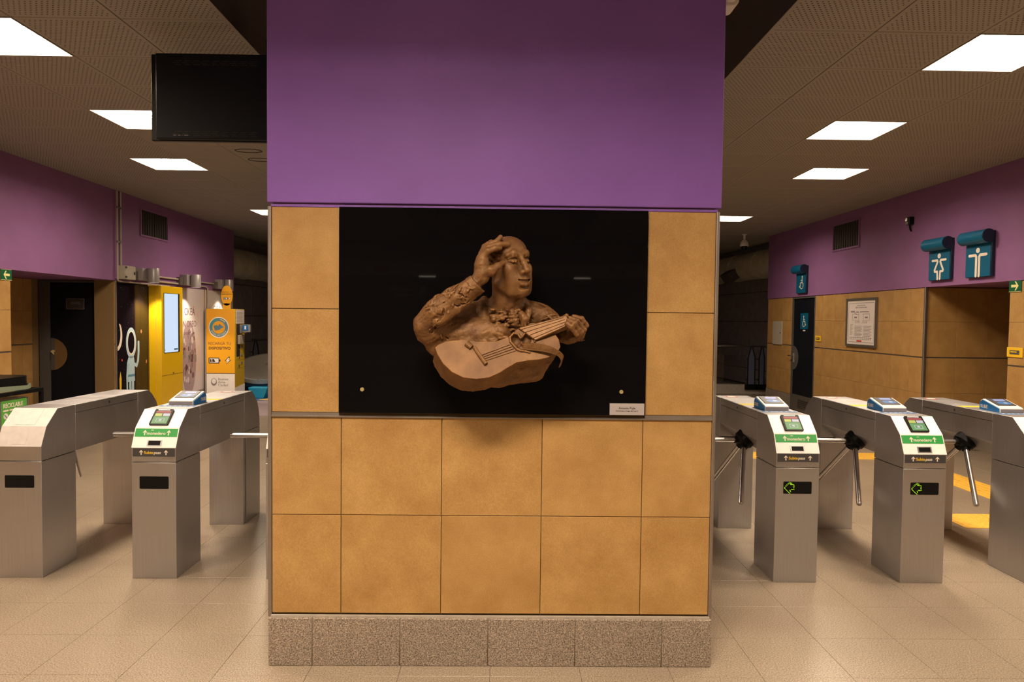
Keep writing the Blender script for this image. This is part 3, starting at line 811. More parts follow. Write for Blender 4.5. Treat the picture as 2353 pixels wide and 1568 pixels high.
        pts = [(0.006, .038), (0.012, .045), (0.018, .052), (0.024, .058), (0.030, .063), (0.036, .068), (0.006, .032), (0.012, .026), (0.018, .020), (0.024, .014), (0.030, .008), (0.036, .004),
               (0.040, .062), (0.040, .056), (0.046, .055), (0.053, .055), (0.060, .053), (0.060, .045), (0.060, .037), (0.060, .028), (0.053, .026), (0.046, .026), (0.038, .020), (0.040, .013), (0.046, .064)]
        for px, pz in pts:
            mbk.prism([(0.048+px-0.0032, 0.532+pz+0.001), (0.048+px+0.0028, 0.532+pz-0.0028), (0.048+px+0.0038, 0.532+pz-0.0008), (0.048+px-0.0022, 0.532+pz+0.003)], 'y', -0.0018, -0.0013)
        o = mbk.build('led_arrow', MT['led'], ds); o['kind'] = 'stuff'
        # travel-card validator on the lid
        x0, x1 = 0.056, 0.208
        sh = [(0.318, 0.9815), (0.320, 1.009), (0.330, 1.014), (0.475, 1.054), (0.492, 1.042), (0.502, 1.02), (0.502, 0.9815)]
        cv = MB().prism(sh, 'x', x0, x1).build('card_validator', MT['white'], t, bevel=0.003)
        sp = [(0.324, 0.9825), (0.325, 1.006), (0.470, 1.047), (0.488, 1.036), (0.497, 1.018), (0.497, 0.9825)]
        for a, b, nm in ((x0-0.0035, x0-0.0003, 's'), (x1+0.0003, x1+0.0035, 's')):
            MB().prism(sp, 'x', a, b).build('side_panel', MT['blue'], cv)
        MB().box(x0+0.004, x1-0.004, 0.3155, 0.3185, 0.984, 1.004).build('front_strip', MT['greyband'], cv)
        tl = math.atan2(1.054-1.014, 0.475-0.330)
        def top(u, v, n): return Vector((x0+(x1-x0)*u, 0.330+0.145*v-n*math.sin(tl), 1.014+0.04*v+n*math.cos(tl)))
        def plate(u0, u1, v0, v1, n0, n1, name, m, par):
            q = [top(u0, v0, n0), top(u1, v0, n0), top(u1, v1, n0), top(u0, v1, n0), top(u0, v0, n1), top(u1, v0, n1), top(u1, v1, n1), top(u0, v1, n1)]
            return MB().add(q, [(0, 3, 2, 1), (4, 5, 6, 7), (0, 1, 5, 4), (1, 2, 6, 5), (2, 3, 7, 6), (3, 0, 4, 7)]).build(name, m, par)
        pn = plate(0.10, 0.90, 0.20, 0.95, 0.0005, 0.004, 'reader_panel', MT['darkvinyl'], cv)
        plate(0.30, 0.78, 0.68, 0.86, 0.0042, 0.005, 'text_screen', MT['screenlav'], cv)
        q = [top(0.54+0.30*math.cos(2*math.pi*i/18), 0.44+0.17*math.sin(2*math.pi*i/18), 0.0046) for i in range(18)]
        MB().add(q, [tuple(range(18))]).build('card_target', MT['screenblue'], cv)
        q = [top(0.60+0.09*math.cos(2*math.pi*i/12), 0.44+0.07*math.sin(2*math.pi*i/12), 0.0052) for i in range(12)]
        MB().add(q, [tuple(range(12))]).build('card_symbol', MT['screenwht'], cv)
        text('lettering', 'SUBE', 0.030, MT['cream'], cv, (x0-0.0042, 0.455, 1.005), (math.pi/2, 0, -math.pi/2), bold=0.008, depth=0.0003)
        text('lettering', 'SUBE', 0.030, MT['cream'], cv, (x1+0.0042, 0.455, 1.005), (math.pi/2, 0, math.pi/2), bold=0.008, depth=0.0003)
        bs = MB().box(0.022, 0.240, 0.262, 0.302, 0.9802, 0.9810).build('blue_label', MT['blue'], t)
        mbk = MB()
        for u in (0.040, 0.075, 0.105, 0.135, 0.165, 0.205): mbk.box(u, u+0.02, 0.276, 0.288, 0.9811, 0.9815)
        mbk.build('label_print', MT['cream'], bs)
        MB().box(0.008, 0.250, 0.585, 0.655, 0.9813, 0.9819).build('yellow_strip', MT['yellow'], t)
        rs = MB().prism(circ(0.105, 1.072, 0.032, 20, rx=0.046), 'z', 0.9802, 0.9810).build('round_label', MT['red'], t)
        MB().prism(circ(0.105, 1.072, 0.022, 20, rx=0.034), 'z', 0.9811, 0.9815).build('label_centre', MT['cream'], rs)
    else:
        slant(up, kn, 0.0, 1.0, 0.01, 1.0, 0.0003, 0.0012).build('bare_facing', MT['satin_lit'], t)
        slant(kn, lo, 0.0, 1.0, 0.0, 1.0, 0.0003, 0.0012).build('bare_facing', MT['satin_lit'], t)
        slant(up, kn, 0.285, 0.715, 0.06, 0.92, 0.0014, 0.0026).build('blank_plate', MT['satin_lit'], t)
        pp = slant(kn, lo, 0.32, 0.64, 0.60, 0.88, 0.0014, 0.0024).build('slot_cover', MT['satin_lit'], t)
    return t

T0 = make_turnstile('turnstile first to the right of the pillar, with lit green arrow and white reader face')
T0.location = (1.620, 3.812, 0)
dup(T0, (2.379, 3.812, 0), label='turnstile second to the right of the pillar, with lit green arrow and blue card validator')
dup(T0, (3.136, 3.812, 0), label='turnstile cut by the right frame edge, third from the pillar, its steel side showing')
T3 = dup(T0, (-2.163, 3.812, 0), label='turnstile with white face and unlit display standing between the bare one and the pillar', drop=('led_arrow',))
dup(T0, (-1.382, 3.812, 0), label='turnstile almost wholly hidden behind the pillar, only its steel arm and edge showing')
T5 = make_turnstile('bare steel turnstile without reader or stickers beside the recycling bin', fitted=False)
T5.location = (-2.942, 3.812, 0)

# ================================================================ PILLAR FITTINGS
gp = MB().box(-0.7205, 0.6295, 2.8635, 2.878, 1.1285, 2.0285).build('artwork_backing', MT['glass_black'], None, bevel=0.0012)
tag(gp, 'large glossy black glass panel on the pillar behind the bronze bust', 'panel')
for x in (-0.617, 0.522):
    MB().lathe([(0.0, 0.006), (0.0075, 0.006), (0.0092, 0.003), (0.0092, 0.0), (0, 0)], (0, 0, 0), 18).xform(Matrix.Translation((x, 2.8633, 1.2325)) @ Matrix.Rotation(math.pi/2, 4, 'X')).build('brass_cap', MT['brass'], gp, smooth=True)
pq = MB().box(0.4715, 0.6245, 2.859, 2.8632, 1.1305, 1.182).build('name_plaque', MT['plaque'], None, bevel=0.0006)
tag(pq, 'small grey name plaque at the bottom corner of the black glass panel', 'plaque')
text('lettering', 'Antonio Pujia', 0.0135, MT['ink'], pq, (0.548, 2.8586, 1.161), bold=0.012, depth=0.0003)
text('lettering', 'Homenaje a Hugo del Carril', 0.0085, MT['ink'], pq, (0.548, 2.8586, 1.149), depth=0.0003)
ob = MB().prism(rrect(0.985, 1.072, 3.005, 3.16, 0.03), 'y', 3.05, 3.15).prism(rrect(1.0, 1.055, 3.02, 3.1, 0.02), 'y', 3.03, 3.05).build('junction_housing', MT['white'], None, bevel=0.004)
tag(ob, 'small white housing high on the pillar flank in the dark ceiling slot', 'housing')
MB().tube([(0.955, 3.10, 3.06), (0.99, 3.10, 3.06)], 0.012, 10).build('wall_arm', MT['white'], ob)

# ================================================================ HANGING MONITOR
mo = thing('monitor', 'black hanging monitor seen from behind under the ceiling beside the pillar', 'monitor', (-1.55, 3.9, 2.56))
MB().box(-0.505, 0.55, 0.0, 0.028, 0.025, 0.523).build('back_shell', MT['blackpaint'], mo, bevel=0.006)
MB().box(-0.545, 0.575, 0.029, 0.058, 0.020, 0.526).build('bezel', MT['black'], mo, bevel=0.004)
mb = MB()
for zz in (0.045, 0.056, 0.067, 0.455, 0.466, 0.477):
    for k in range(9):
        x = -0.405+k*0.055+(0.012 if int(zz*1000) % 2 else 0)
        mb.box(x, x+0.04, -0.0015, 0.0005, zz, zz+0.003)
o = mb.build('vent_slot', MT['seam'], mo); o['kind'] = 'stuff'
mb = MB()
for a, b in ((-0.402, -0.385), (-0.375, -0.36), (-0.35, -0.347), (-0.34, -0.315)): mb.box(a, b, -0.002, -0.0014, 0.0445, 0.0485)
mb.build('lettering', MT['inkgrey'], mo)
MB().tube([(0.25, 0.043, 0.55), (0.25, 0.043, 1.30)], 0.025, 12).build('hanging_pole', MT['blackpaint'], mo, smooth=True)
MB().box(0.13, 0.37, 0.03, 0.055, 0.5265, 0.63).build('mount_plate', MT['blackpaint'], mo)

# ================================================================ RIGHT WALL FITTINGS
RR = -math.pi/2
def wall_thing_r(name, label, cat, s, z=0.0, group=None): return thing(name, label, cat, (XR, s, z), RR, group)
def vent(name, label, loc, rot, wdt, hgt):
    v = thing(name, label, 'vent', loc, rot, 'dark wall vents')
    a, b = wdt/2, hgt/2
    f = MB().box(-a, a, -0.030, -0.0125, b-0.025, b).box(-a, a, -0.030, -0.0125, -b, -b+0.025).box(-a, -a+0.025, -0.030, -0.0125, -b+0.025, b-0.025).box(a-0.025, a, -0.030, -0.0125, -b+0.025, b-0.025)
    f.build('vent_frame', MT['purple_warm_lit'], v)
    MB().box(-a+0.02, a-0.02, -0.0165, -0.0125, -b+0.02, b-0.02).build('backing', MT['seam'], v)
    MB().box(-0.006, 0.006, -0.028, -0.0168, -b+0.024, b-0.024).build('mullion', MT['darkvoid'], v)
    n = 11
    for k in range(n):
        x = -a+0.03+(wdt-0.06)*(k+0.5)/n
        if abs(x) > 0.012: MB().box(x-0.004, x+0.004, -0.026, -0.0168, -b+0.024, b-0.024).build('vent_slat', MT['seam'], v)
    return v
vent('wall_vent', 'dark vent grille in the purple right wall left of the small sensor', (XR, 9.705, 2.845), RR, 0.77, 0.415)
vent('wall_vent', 'dark vent grille in the purple left wall above the poster corner', (-5.10-0.0254*3.14, 9.74, 2.865), LROT, 0.80, 0.40)

def roll_sign(label, s, z0, z1, wdt, kind):
    t = wall_thing_r('toilet_sign', label, 'sign', s, 0, 'teal toilet signs on the purple wall')
    a = wdt/2
    MB().box(-a, a, -0.050, -0.0125, z0, z1-0.02).build('sign_body', MT['tealdark'], t, bevel=0.004)
    MB().box(-a+0.001, a-0.012, -0.0535, -0.0505, z0+0.004, z1-0.14).build('sign_face', MT['teal'], t)
    # rolled top
    c = (-0.085, z1-0.075)
    MB().prism(circ(c[0], c[1], 0.072, 24), 'x', -a-0.006, a-0.004).build('rolled_top', MT['teal'], t, smooth=True)
    MB().prism(circ(c[0], c[1], 0.070, 24), 'x', a-0.0038, a+0.003).build('roll_cap', MT['tealdark'], t)
    m = MB(); zc = z0; y0, y1 = -0.0552, -0.0538
    h = z1-z0-0.14
    off = -0.006
    if kind == 'man':
        m.prism(circ(off, zc+h*0.80, 0.028, 16), 'y', y0, y1)
        for q in (-1, 1):
            m.prism(stroke([(off+q*0.125, zc+h*0.66), (off+q*0.035, zc+h*0.66), (off+q*0.022, zc+h*0.61), (off+q*0.022, zc+0.012)], 0.030), 'y', y0, y1)
    elif kind == 'woman':
        m.prism(circ(off, zc+h*0.80, 0.028, 16), 'y', y0, y1)
        for q in (-1, 1):
            m.prism(stroke([(off+q*0.115, zc+h*0.66), (off+q*0.030, zc+h*0.66), (off+q*0.022, zc+h*0.61), (off+q*0.075, zc+h*0.33), (off+q*0.070, zc+h*0.29), (off+q*0.025, zc+h*0.285), (off+q*0.020, zc+0.012)], 0.026), 'y', y0, y1)
    else:
        wheelchair(m, 0.03, zc+h*0.50, 0.135, y0, y1, -1)
    m.build('symbol', MT['cream'], t)
    return t
roll_sign('teal sign with a white figure in a dress on the purple wall', 7.535, 2.055, 2.545, 0.375, 'woman')
roll_sign('teal sign with a white straight-legged figure nearest the exit arrow', 6.915, 2.050, 2.545, 0.375, 'man')
roll_sign('teal sign with a white wheelchair figure above the black door', 11.06, 2.040, 2.52, 0.36, 'chair')

sn = wall_thing_r('wall_sensor', 'small dark sensor box on the purple wall above the toilet signs', 'sensor', 8.14, 2.80)
MB().box(-0.035, 0.05, -0.07, -0.0125, -0.02, 0.075).build('sensor_body', MT['black'], sn, bevel=0.004)
MB().prism(circ(-0.012, 0.045, 0.022, 14), 'y', -0.078, -0.0705).build('lens', MT['chrome'], sn)
MB().box(-0.03, 0.015, -0.074, -0.0705, -0.015, 0.018).build('grey_panel', MT['lampgrey'], sn)
MB().tube([(0.0, -0.04, -0.02), (0.0, -0.03, -0.075), (0.0, -0.014, -0.10)], 0.011, 8).build('bracket', MT['black'], sn)

def exit_sign(label, loc, rot, wdt, hgt, flip):
    t = thing('exit_sign', label, 'sign', loc, rot, 'green exit arrow signs')
    a, b = wdt/2, hgt/2
    MB().box(-a, a, -0.008, -0.0005, -b, b).build('sign_plate', MT['signgreen'], t)
    f = flip; s = b*0.80
    MB().prism([(f*px*s*0.95, pz*s) for px, pz in [(0.98, 0), (0.25, 0.95), (-0.12, 0.95), (0.36, 0.28), (-1.1, 0.28), (-1.1, -0.28), (0.36, -0.28), (-0.12, -0.95), (0.25, -0.95)]], 'y', -0.0092, -0.0082).build('arrow_print', MT['glow'], t)
    MB().box(-a, a, -0.0088, -0.0082, b-0.004, b).box(-a, a, -0.0088, -0.0082, -b, -b+0.004).build('border', MT['glow'], t)
    return t
exit_sign('green sign with an arrow pointing right on the stone of the right wall', (XR, 6.455, 1.933), RR, 0.155, 0.118, 1)
exit_sign('green sign with an arrow pointing left on the stone of the left wall', (-5.105, 6.77, 1.942), LROT, 0.150, 0.110, -1)

nb = wall_thing_r('notice_frame', 'grey framed white notice with a plan on the stone of the right wall', 'notice', 9.24, 1.553)
MB().box(-0.395, 0.395, -0.022, -0.0005, 0.315, 0.348).box(-0.395, 0.395, -0.022, -0.0005, -0.348, -0.315).box(-0.395, -0.362, -0.022, -0.0005, -0.315, 0.315).box(0.362, 0.395, -0.022, -0.0005, -0.315, 0.315).build('frame', MT['frame'], nb)
sh = MB().box(-0.362, 0.362, -0.012, -0.0005, -0.315, 0.315).build('sheet', MT['paper'], nb)
mb = MB(); y0, y1 = -0.0135, -0.0125
for (x0, x1, z0, z1) in ((-0.33, 0.33, 0.275, 0.280), (-0.33, 0.33, -0.285, -0.280), (-0.33, -0.326, -0.28, 0.275), (0.326, 0.33, -0.28, 0.275)): mb.box(x0, x1, y0, y1, z0, z1)
# plan of the lobby
for q in (-1, 1):
    mb.prism(stroke([(q*0.04, 0.12), (q*0.22, 0.12), (q*0.22, 0.03), (q*0.06, 0.03), (q*0.06, 0.115)], 0.004), 'y', y0, y1)
    mb.prism(stroke([(q*0.03, 0.025), (q*0.05, 0.012), (q*0.15, 0.012), (q*0.15, -0.005), (q*0.02, -0.005)], 0.004), 'y', y0, y1)
    mb.box(q*0.14-0.035, q*0.14+0.035, y0, y1, 0.062, 0.082)
mb.box(-0.13, -0.06, y0, y1, 0.142, 0.156).box(-0.03, 0.20, y0, y1, 0.146, 0.156)
mb.box(-0.27, -0.17, y0, y1, 0.145, 0.166).prism(stroke([(-0.17, 0.15), (-0.13, 0.12), (-0.10, 0.105)], 0.008), 'y', y0, y1)
mb.build('plan_print', MT['inkgrey'], sh)
text('lettering', 'PLAN DE EVACUACION', 0.020, MT['inkgrey'], sh, (0, -0.0128, 0.243), depth=0.0003)
text('lettering', 'SUBTE DE BUENOS AIRES', 0.026, MT['inkgrey'], sh, (0, -0.0128, 0.212), depth=0.0003, bold=0.006)
mb = MB()
for k in range(9): mb.box(-0.28, -0.20-0.02*(k % 3), y0, y1, -0.035-k*0.018, -0.030-k*0.018)
for cx in (-0.06, 0.17):
    for k in range(8): mb.box(cx-0.10, cx+0.10-0.03*(k % 2), y0, y1, -0.055-k*0.020, -0.049-k*0.020)
for x in range(12):
    mb.box(-0.29+x*0.048, -0.255+x*0.048, y0, y1, -0.222, -0.212); mb.box(-0.29+x*0.048, -0.26+x*0.048, y0, y1, -0.245, -0.236)
o = mb.build('small_print', MT['inkgrey'], sh); o['kind'] = 'stuff'
MB().box(-0.10, 0.03, y0, y1, -0.276, -0.255).build('red_label', MT['red'], sh)

bx = wall_thing_r('service_hatch', 'pale grey service hatch set in the stone beside the black door', 'hatch', 12.07, 1.345)
MB().box(-0.20, 0.20, -0.016, -0.0005, -0.215, 0.215).build('hatch_door', MT['boxgrey'], bx, bevel=0.002)
MB().prism(circ(0.15, 0.0, 0.012, 12), 'y', -0.021, -0.0165).build('latch', MT['ink'], bx)
for s, z, a, b, lab in ((10.50, 1.284, 0.092, 0.046, 'small yellow wall plate just beside the black wheelchair door'), (6.43, 1.271, 0.100, 0.049, 'yellow wall plate with grey label below the exit arrow of the right wall')):
    t = wall_thing_r('wall_plate', lab, 'plate', s, z, 'yellow wall plates')
    MB().box(-a, a, -0.010, -0.0005, -b, b).build('plate', MT['yellow'], t, bevel=0.003)
    MB().box(-a*0.62, a*0.62, -0.0115, -0.0103, -b*0.42, b*0.42).build('label_print', MT['frame'], t)
    MB().box(-a*0.5, a*0.3, -0.0125, -0.0117, -b*0.02, b*0.2).build('print_line', MT['yellow'], t)

# ================================================================ LEFT WALL FITTINGS
def XL(y): return -5.10-0.0254*(y-6.6)
def wall_thing_l(name, label, cat, s, z=0.0, group=None): return thing(name, label, cat, (XL(s), s, z), LROT, group)

# electrical box with hinges and cable conduits
jb = wall_thing_l('junction_box', 'beige electrical box with dark hinges under the vertical conduit', 'electrical box', 8.90, 2.02)
MB().box(-0.125, 0.130, -0.110, -0.013, 0.0, 0.182).build('box_body', MT['boxgrey'], jb, bevel=0.004)
MB().box(-0.120, 0.125, -0.116, -0.1105, 0.004, 0.178).build('box_door', MT['boxgrey'], jb)
for z in (0.018, 0.145): MB().box(-0.128, -0.090, -0.122, -0.1165, z, z+0.024).build('hinge', MT['ink'], jb)
MB().box(0.085, 0.105, -0.124, -0.1165, 0.07, 0.105).build('lock', MT['ink'], jb)
cd = wall_thing_l('conduit', 'vertical grey conduit pair running down the purple left wall to the box', 'conduit', 8.745, 0)
for x, r in ((0.0, 0.012), (0.085, 0.012)): MB().tube([(x, -0.03, 2.2035 if x > 0 else 2.01), (x, -0.03, 3.18)], r, 10).build('pipe', MT['boxgrey'], cd, smooth=True)
MB().box(-0.045, -0.018, -0.03, -0.013, 2.02, 3.185).build('cable_duct', MT['purple_warm_lit'], cd)
for z in (2.5, 2.95): MB().box(-0.02, 0.08, -0.045, -0.013, z, z+0.025).build('clip', MT['frame'], cd)
MB().tube([(0.0, -0.03, 2.01), (0.015, -0.03, 1.998), (0.05, -0.04, 1.990), (1.40, -0.04, 1.990)], 0.010, 8).build('pipe', MT['boxgrey'], cd, smooth=True)
ch = wall_thing_l('lamp_conduit', 'horizontal grey conduits linking the wall lamps above the posters', 'conduit', 8.87, 0)
for z, x0, x1 in ((2.115, 0.17, 3.15), (2.045, 0.17, 2.05), (2.075, 0.17, 0.45)):
    MB().tube([(x0, -0.035, z), (x1, -0.035, z)], 0.013, 8).build('pipe', MT['boxgrey'], ch, smooth=True)
MB().tube([(2.05, -0.035, 2.045), (2.60, -0.035, 2.045), (2.66, -0.035, 2.02), (2.66, -0.035, 1.05)], 0.012, 8).build('pipe', MT['boxgrey'], ch, smooth=True)
for x in (0.24, 1.55, 2.9): MB().box(x, x+0.10, -0.07, -0.013, 2.03, 2.15).build('conduit_fitting', MT['frame'], ch)
def sconce(label, s):
    t = wall_thing_l('wall_lamp', label, 'wall lamp', s, 2.0, 'grey cylinder wall lamps above the posters')
    MB().box(-0.15, -0.02, -0.13, -0.013, 0.03, 0.20).build('lamp_bracket', MT['lampgrey'], t, bevel=0.004)
    MB().lathe([(0.0, 0.205), (0.072, 0.205), (0.075, 0.20), (0.075, 0.0), (0.066, 0.0), (0.066, 0.03), (0, 0.03)], (0.0, -0.205, 0), 24).build('lamp_cylinder', MT['lampgrey'], t, smooth=True)
    MB().lathe([(0.0, 0.022), (0.05, 0.022), (0.05, 0.028), (0.0, 0.028)], (0.0, -0.205, 0), 16).build('lamp_lens', MT['lens'], t)
    ld = bpy.data.lights.new('lamp_light', 'SPOT'); ld.energy = SPOT_W; ld.color = (1.0, 0.83, 0.62); ld.spot_size = math.radians(95); ld.spot_blend = 0.6; ld.shadow_soft_size = 0.04
    lo = bpy.data.objects.new('lamp_light', ld); lo.location = (0.0, -0.205, 0.012); link(lo, t)
    return t
MT['lens'] = emis('lamp_lens', (1.0, 0.85, 0.65), 6.0)
sconce('grey cylinder wall lamp directly above the yellow kiosk', 9.33)
sconce('grey cylinder wall lamp between the yellow kiosk and the locker', 10.68)
sconce('grey cylinder wall lamp behind the round yellow locker topper', 12.03)

# posters
pb = wall_thing_l('poster', 'black night-sky poster with a pale blue astronaut beside the yellow kiosk', 'poster', 8.77, 0, 'tall wall posters')
bd = MB().box(0.0, 0.79, -0.006, -0.0005, 0.27, 1.985).build('poster_sheet', MT['posterblack'], pb)
y0, y1 = -0.0072, -0.0062
AS = lambda px, pz: (0.06+px, pz)
mb = MB()   # suit
mb.prism(circ(0.335, 1.155, 0.215, 32, rx=0.130), 'y', y0, y1)
mb.prism([(0.27, 0.97), (0.40, 0.97), (0.415, 0.90), (0.425, 0.62), (0.25, 0.62), (0.235, 0.90)], 'y', y0, y1)
mb.prism(stroke([(0.41, 0.86), (0.47, 0.83), (0.51, 0.90), (0.525, 1.03), (0.525, 1.16)], 0.045), 'y', y0, y1)
mb.prism(stroke([(0.245, 0.88), (0.225, 0.70), (0.228, 0.52)], 0.035), 'y', y0, y1)
mb.prism(stroke([(0.305, 0.62), (0.31, 0.30)], 0.055), 'y', y0, y1).prism(stroke([(0.375, 0.62), (0.37, 0.30)], 0.055), 'y', y0, y1)
mb.build('astronaut_print', MT['suit'], bd)
mb = MB().prism(circ(0.335, 1.155, 0.170, 32, rx=0.100), 'y', y0-0.0008, y0-0.0002); mb.build('visor_rim', MT['cream'], bd)
mb = MB().prism(circ(0.333, 1.16, 0.148, 32, rx=0.082), 'y', y0-0.0018, y0-0.0010); mb.build('visor', MT['posterblack'], bd)
mb = MB().box(0.25, 0.42, y0-0.0008, y0-0.0002, 0.69, 0.72); mb.build('belt_print', MT['bluegrey'], bd)
moon = circ(-0.01, 1.26, 0.20, 24, rx=0.125, a0=-1.75, a1=0.95)+[(p[0]-0.035, p[1]+0.025) for p in reversed(circ(-0.01, 1.26, 0.19, 24, rx=0.118, a0=-1.55, a1=0.80))]
moon = [(max(0.003, p[0]), p[1]) for p in moon]
MB().prism(moon, 'y', y0, y1).build('moon_print', MT['cream'], bd)
for cx, cz in ((0.60, 1.31), (0.735, 0.87)):
    MB().prism([(cx+0.024*math.cos(a)*(1 if k % 2 else 0.5), cz+0.034*math.sin(a)*(1 if k % 2 else 0.5)) for k, a in enumerate([2*math.pi*i/10+0.4 for i in range(10)])], 'y', y0, y1).build('star_print', MT['orange'], bd)
MB().prism([(0.045, 0.50), (0.085, 0.50), (0.09, 0.68), (0.065, 0.78), (0.04, 0.68)], 'y', y0, y1).build('rocket_print', MT['yellow'], bd)
MB().prism(circ(0.105, 0.93, 0.016, 10), 'y', y0, y1).build('planet_print', MT['red'], bd)
mb = MB(); rr = random.Random(3)
for k in range(70):
    x, z = rr.uniform(0.02, 0.77), rr.uniform(0.35, 1.95); s = rr.choice((0.002, 0.0025, 0.004))
    mb.box(x, x+s, y0, y1, z, z+s)
o = mb.build('tiny_stars', MT['cream'], bd); o['kind'] = 'stuff'

def white_poster(label, s0, s1, lines, art):
    t = wall_thing_l('poster', label, 'poster', s0, 0, 'tall wall posters')
    wd = s1-s0
    bd = MB().box(0.0, wd, -0.006, -0.0005, 0.27, 1.995).build('poster_sheet', MT['posterwhite'], t)
    for s, z, size, al, bold in lines:
        text('lettering', s[0], size, MT['maroon'], bd, (s[1], -0.0066, z), align=al, bold=bold, depth=0.0004, sx=0.9)
    mb = MB(); md = MB(); mr = MB(); rr = random.Random(11)
    if art:
        # stacked doodle of tiles, tapes and faces inside a tall oval
        MB().prism(circ(art, 0.83, 0.62, 36, rx=0.26), 'y', -0.0068, -0.0062).build('doodle_ground', MT['rose'], bd)
        for k in range(26):
            a = rr.uniform(0, 6.28); q = math.sqrt(rr.random())
            x, z = art+0.23*q*math.cos(a), 0.83+0.56*q*math.sin(a); s = rr.uniform(0.025, 0.07)
            m = rr.choice((mb, md, mr))
            n0 = -0.0082 if m is mb else (-0.0074 if m is md else -0.0090)
            if rr.random() < 0.5: m.prism(rrect(x-s*0.6, x+s*0.6, z-s, z+s, s*0.25, 3), 'y', n0, n0+0.0005)
            else: m.prism(circ(x, z, s, 14, rx=s*0.7), 'y', n0, n0+0.0005)
        for k in range(10):
            a = rr.uniform(0, 6.28); q = math.sqrt(rr.random())
            x, z = art+0.2*q*math.cos(a), 0.80+0.5*q*math.sin(a)
            md.prism(stroke([(x+0.05*math.cos(t_*0.9), z+0.07*math.sin(t_*1.3)) for t_ in range(5)], 0.008), 'y', -0.0098, -0.0093)
        o = mb.build('doodle_light', MT['posterwhite'], bd); o['kind'] = 'stuff'
        o = md.build('doodle_dark', MT['maroon'], bd); o['kind'] = 'stuff'
        o = mr.build('doodle_mid', MT['inkgrey'], bd); o['kind'] = 'stuff'
    return t
white_poster('white poster with a dense doodle oval between the yellow kiosk and the locker', 10.24, 11.44,
             [(('CKEÁ', 0.455), 1.60, 0.17, 'LEFT', 0.0), (('N OREO', 0.40), 1.40, 0.145, 'LEFT', -0.004), (('ONOREO.COM', 0.44), 1.245, 0.062, 'LEFT', 0.01)], 0.62)
white_poster('white poster with thin lettering largely hidden behind the yellow locker', 11.49, 12.72, [(('GIRÁ', 0.33), 1.66, 0.17, 'LEFT', 0.0)], None)

# yellow kiosk
ks = wall_thing_l('kiosk', 'yellow wall kiosk with a tall lit white screen between two posters', 'kiosk', 9.565, 0)
MB().box(0.0, 0.665, -0.195, -0.013, 0.02, 1.975).build('cabinet', MT['kiosk'], ks, bevel=0.006)
MB().box(-0.0012, 0.0003, -0.117, -0.111, 0.05, 1.95).box(-0.0012, 0.0003, -0.1905, -0.187, 0.05, 1.95).build('side_joint', MT['orange'], ks)
MB().box(0.003, 0.662, -0.1965, -0.1955, 0.652, 0.657).build('door_joint', MT['seam'], ks)
kl = MB().prism(circ(0.35, 0.675, 0.010, 10, rx=0.014), 'y', -0.201, -0.1957).build('door_lock', MT['seam'], ks)
sc = MB().box(0.07, 0.552, -0.199, -0.1955, 0.985, 1.872).build('screen_bezel', MT['black'], ks)
MB().box(0.078, 0.505, -0.2000, -0.1992, 0.992, 1.865).build('lit_screen', MT['screen'], sc)
MB().box(0.37, 0.49, -0.2008, -0.2002, 1.02, 1.045).box(0.085, 0.10, -0.2008, -0.2002, 1.02, 1.04).build('screen_icons', MT['bluegrey'], sc)

# device charging locker
lk = thing('charging_locker', 'yellow and white phone charging locker beside the white posters', 'locker', (-5.165, 11.4, 0))
cab = MB().box(0.0, 0.50, 0.0, 0.42, 0.06, 1.665).build('cabinet', MT['lockerside'], lk, bevel=0.008)
MB().box(0.02, 0.48, 0.03, 0.40, 0.0, 0.0595).build('base', MT['black'], lk)
fr = MB().box(0.008, 0.494, -0.004, -0.0003, 0.545, 1.658).build('front_print', MT['lockeryellow'], lk)
MB().box(-0.012, -0.0003, 0.0, 0.03, 0.06, 1.665).box(-0.025, -0.0125, 0.005, 0.03, 0.06, 1.66).build('side_strip', MT['lampgrey'], lk)
wp = MB().box(0.008, 0.494, -0.004, -0.0003, 0.07, 0.535).build('white_panel', MT['facia'], lk)
MB().box(0.008, 0.494, -0.0045, -0.0003, 0.5352, 0.5448).build('divider', MT['ink'], lk)
# round emblem
em = MB().prism(circ(0.222, 1.342, 0.182, 40, rx=0.176), 'y', -0.0052, -0.0042).build('emblem', MT['facia'], fr)
MB().prism(circ(0.222, 1.342, 0.165, 40, rx=0.160), 'y', -0.0060, -0.0054).build('emblem_ring', MT['bluegrey'], em)
MB().prism(circ(0.222, 1.342, 0.165, 14, rx=0.160, a0=math.radians(95), a1=math.radians(185))+list(reversed(circ(0.222, 1.342, 0.11, 14, a0=math.radians(95), a1=math.radians(185)))), 'y', -0.0067, -0.0062).build('ring_segment', MT['turq'], em)
MB().prism(circ(0.222, 1.342, 0.110, 36), 'y', -0.0074, -0.0069).build('emblem_centre', MT['lockeryellow'], em)
MB().prism([(0.135, 1.37), (0.20, 1.385), (0.205, 1.36), (0.225, 1.385), (0.235, 1.405), (0.31, 1.345), (0.26, 1.325), (0.235, 1.30), (0.155, 1.285)], 'y', -0.0082, -0.0076).build('emblem_mark', MT['bluegrey'], em)
for k, c in enumerate('EVOLUCIONA'):
    a = math.radians(208+k*13.6)
    text('lettering', c, 0.040, MT['glow'], em, (0.222+0.137*math.cos(a), -0.0064, 1.342+0.140*math.sin(a)), (math.pi/2, -(a+math.pi/2), 0), bold=0.02, depth=0.0004)
MB().prism(stroke([(0.222+0.137*math.cos(math.radians(t)), 1.342+0.140*math.sin(math.radians(t))) for t in range(78, 36, -6)], 0.012), 'y', -0.0068, -0.0062).build('ring_bar', MT['glow'], em)
text('lettering', 'RECARGÁ TU', 0.066, MT['maroon'], fr, (0.235, -0.0046, 1.060), depth=0.0004)
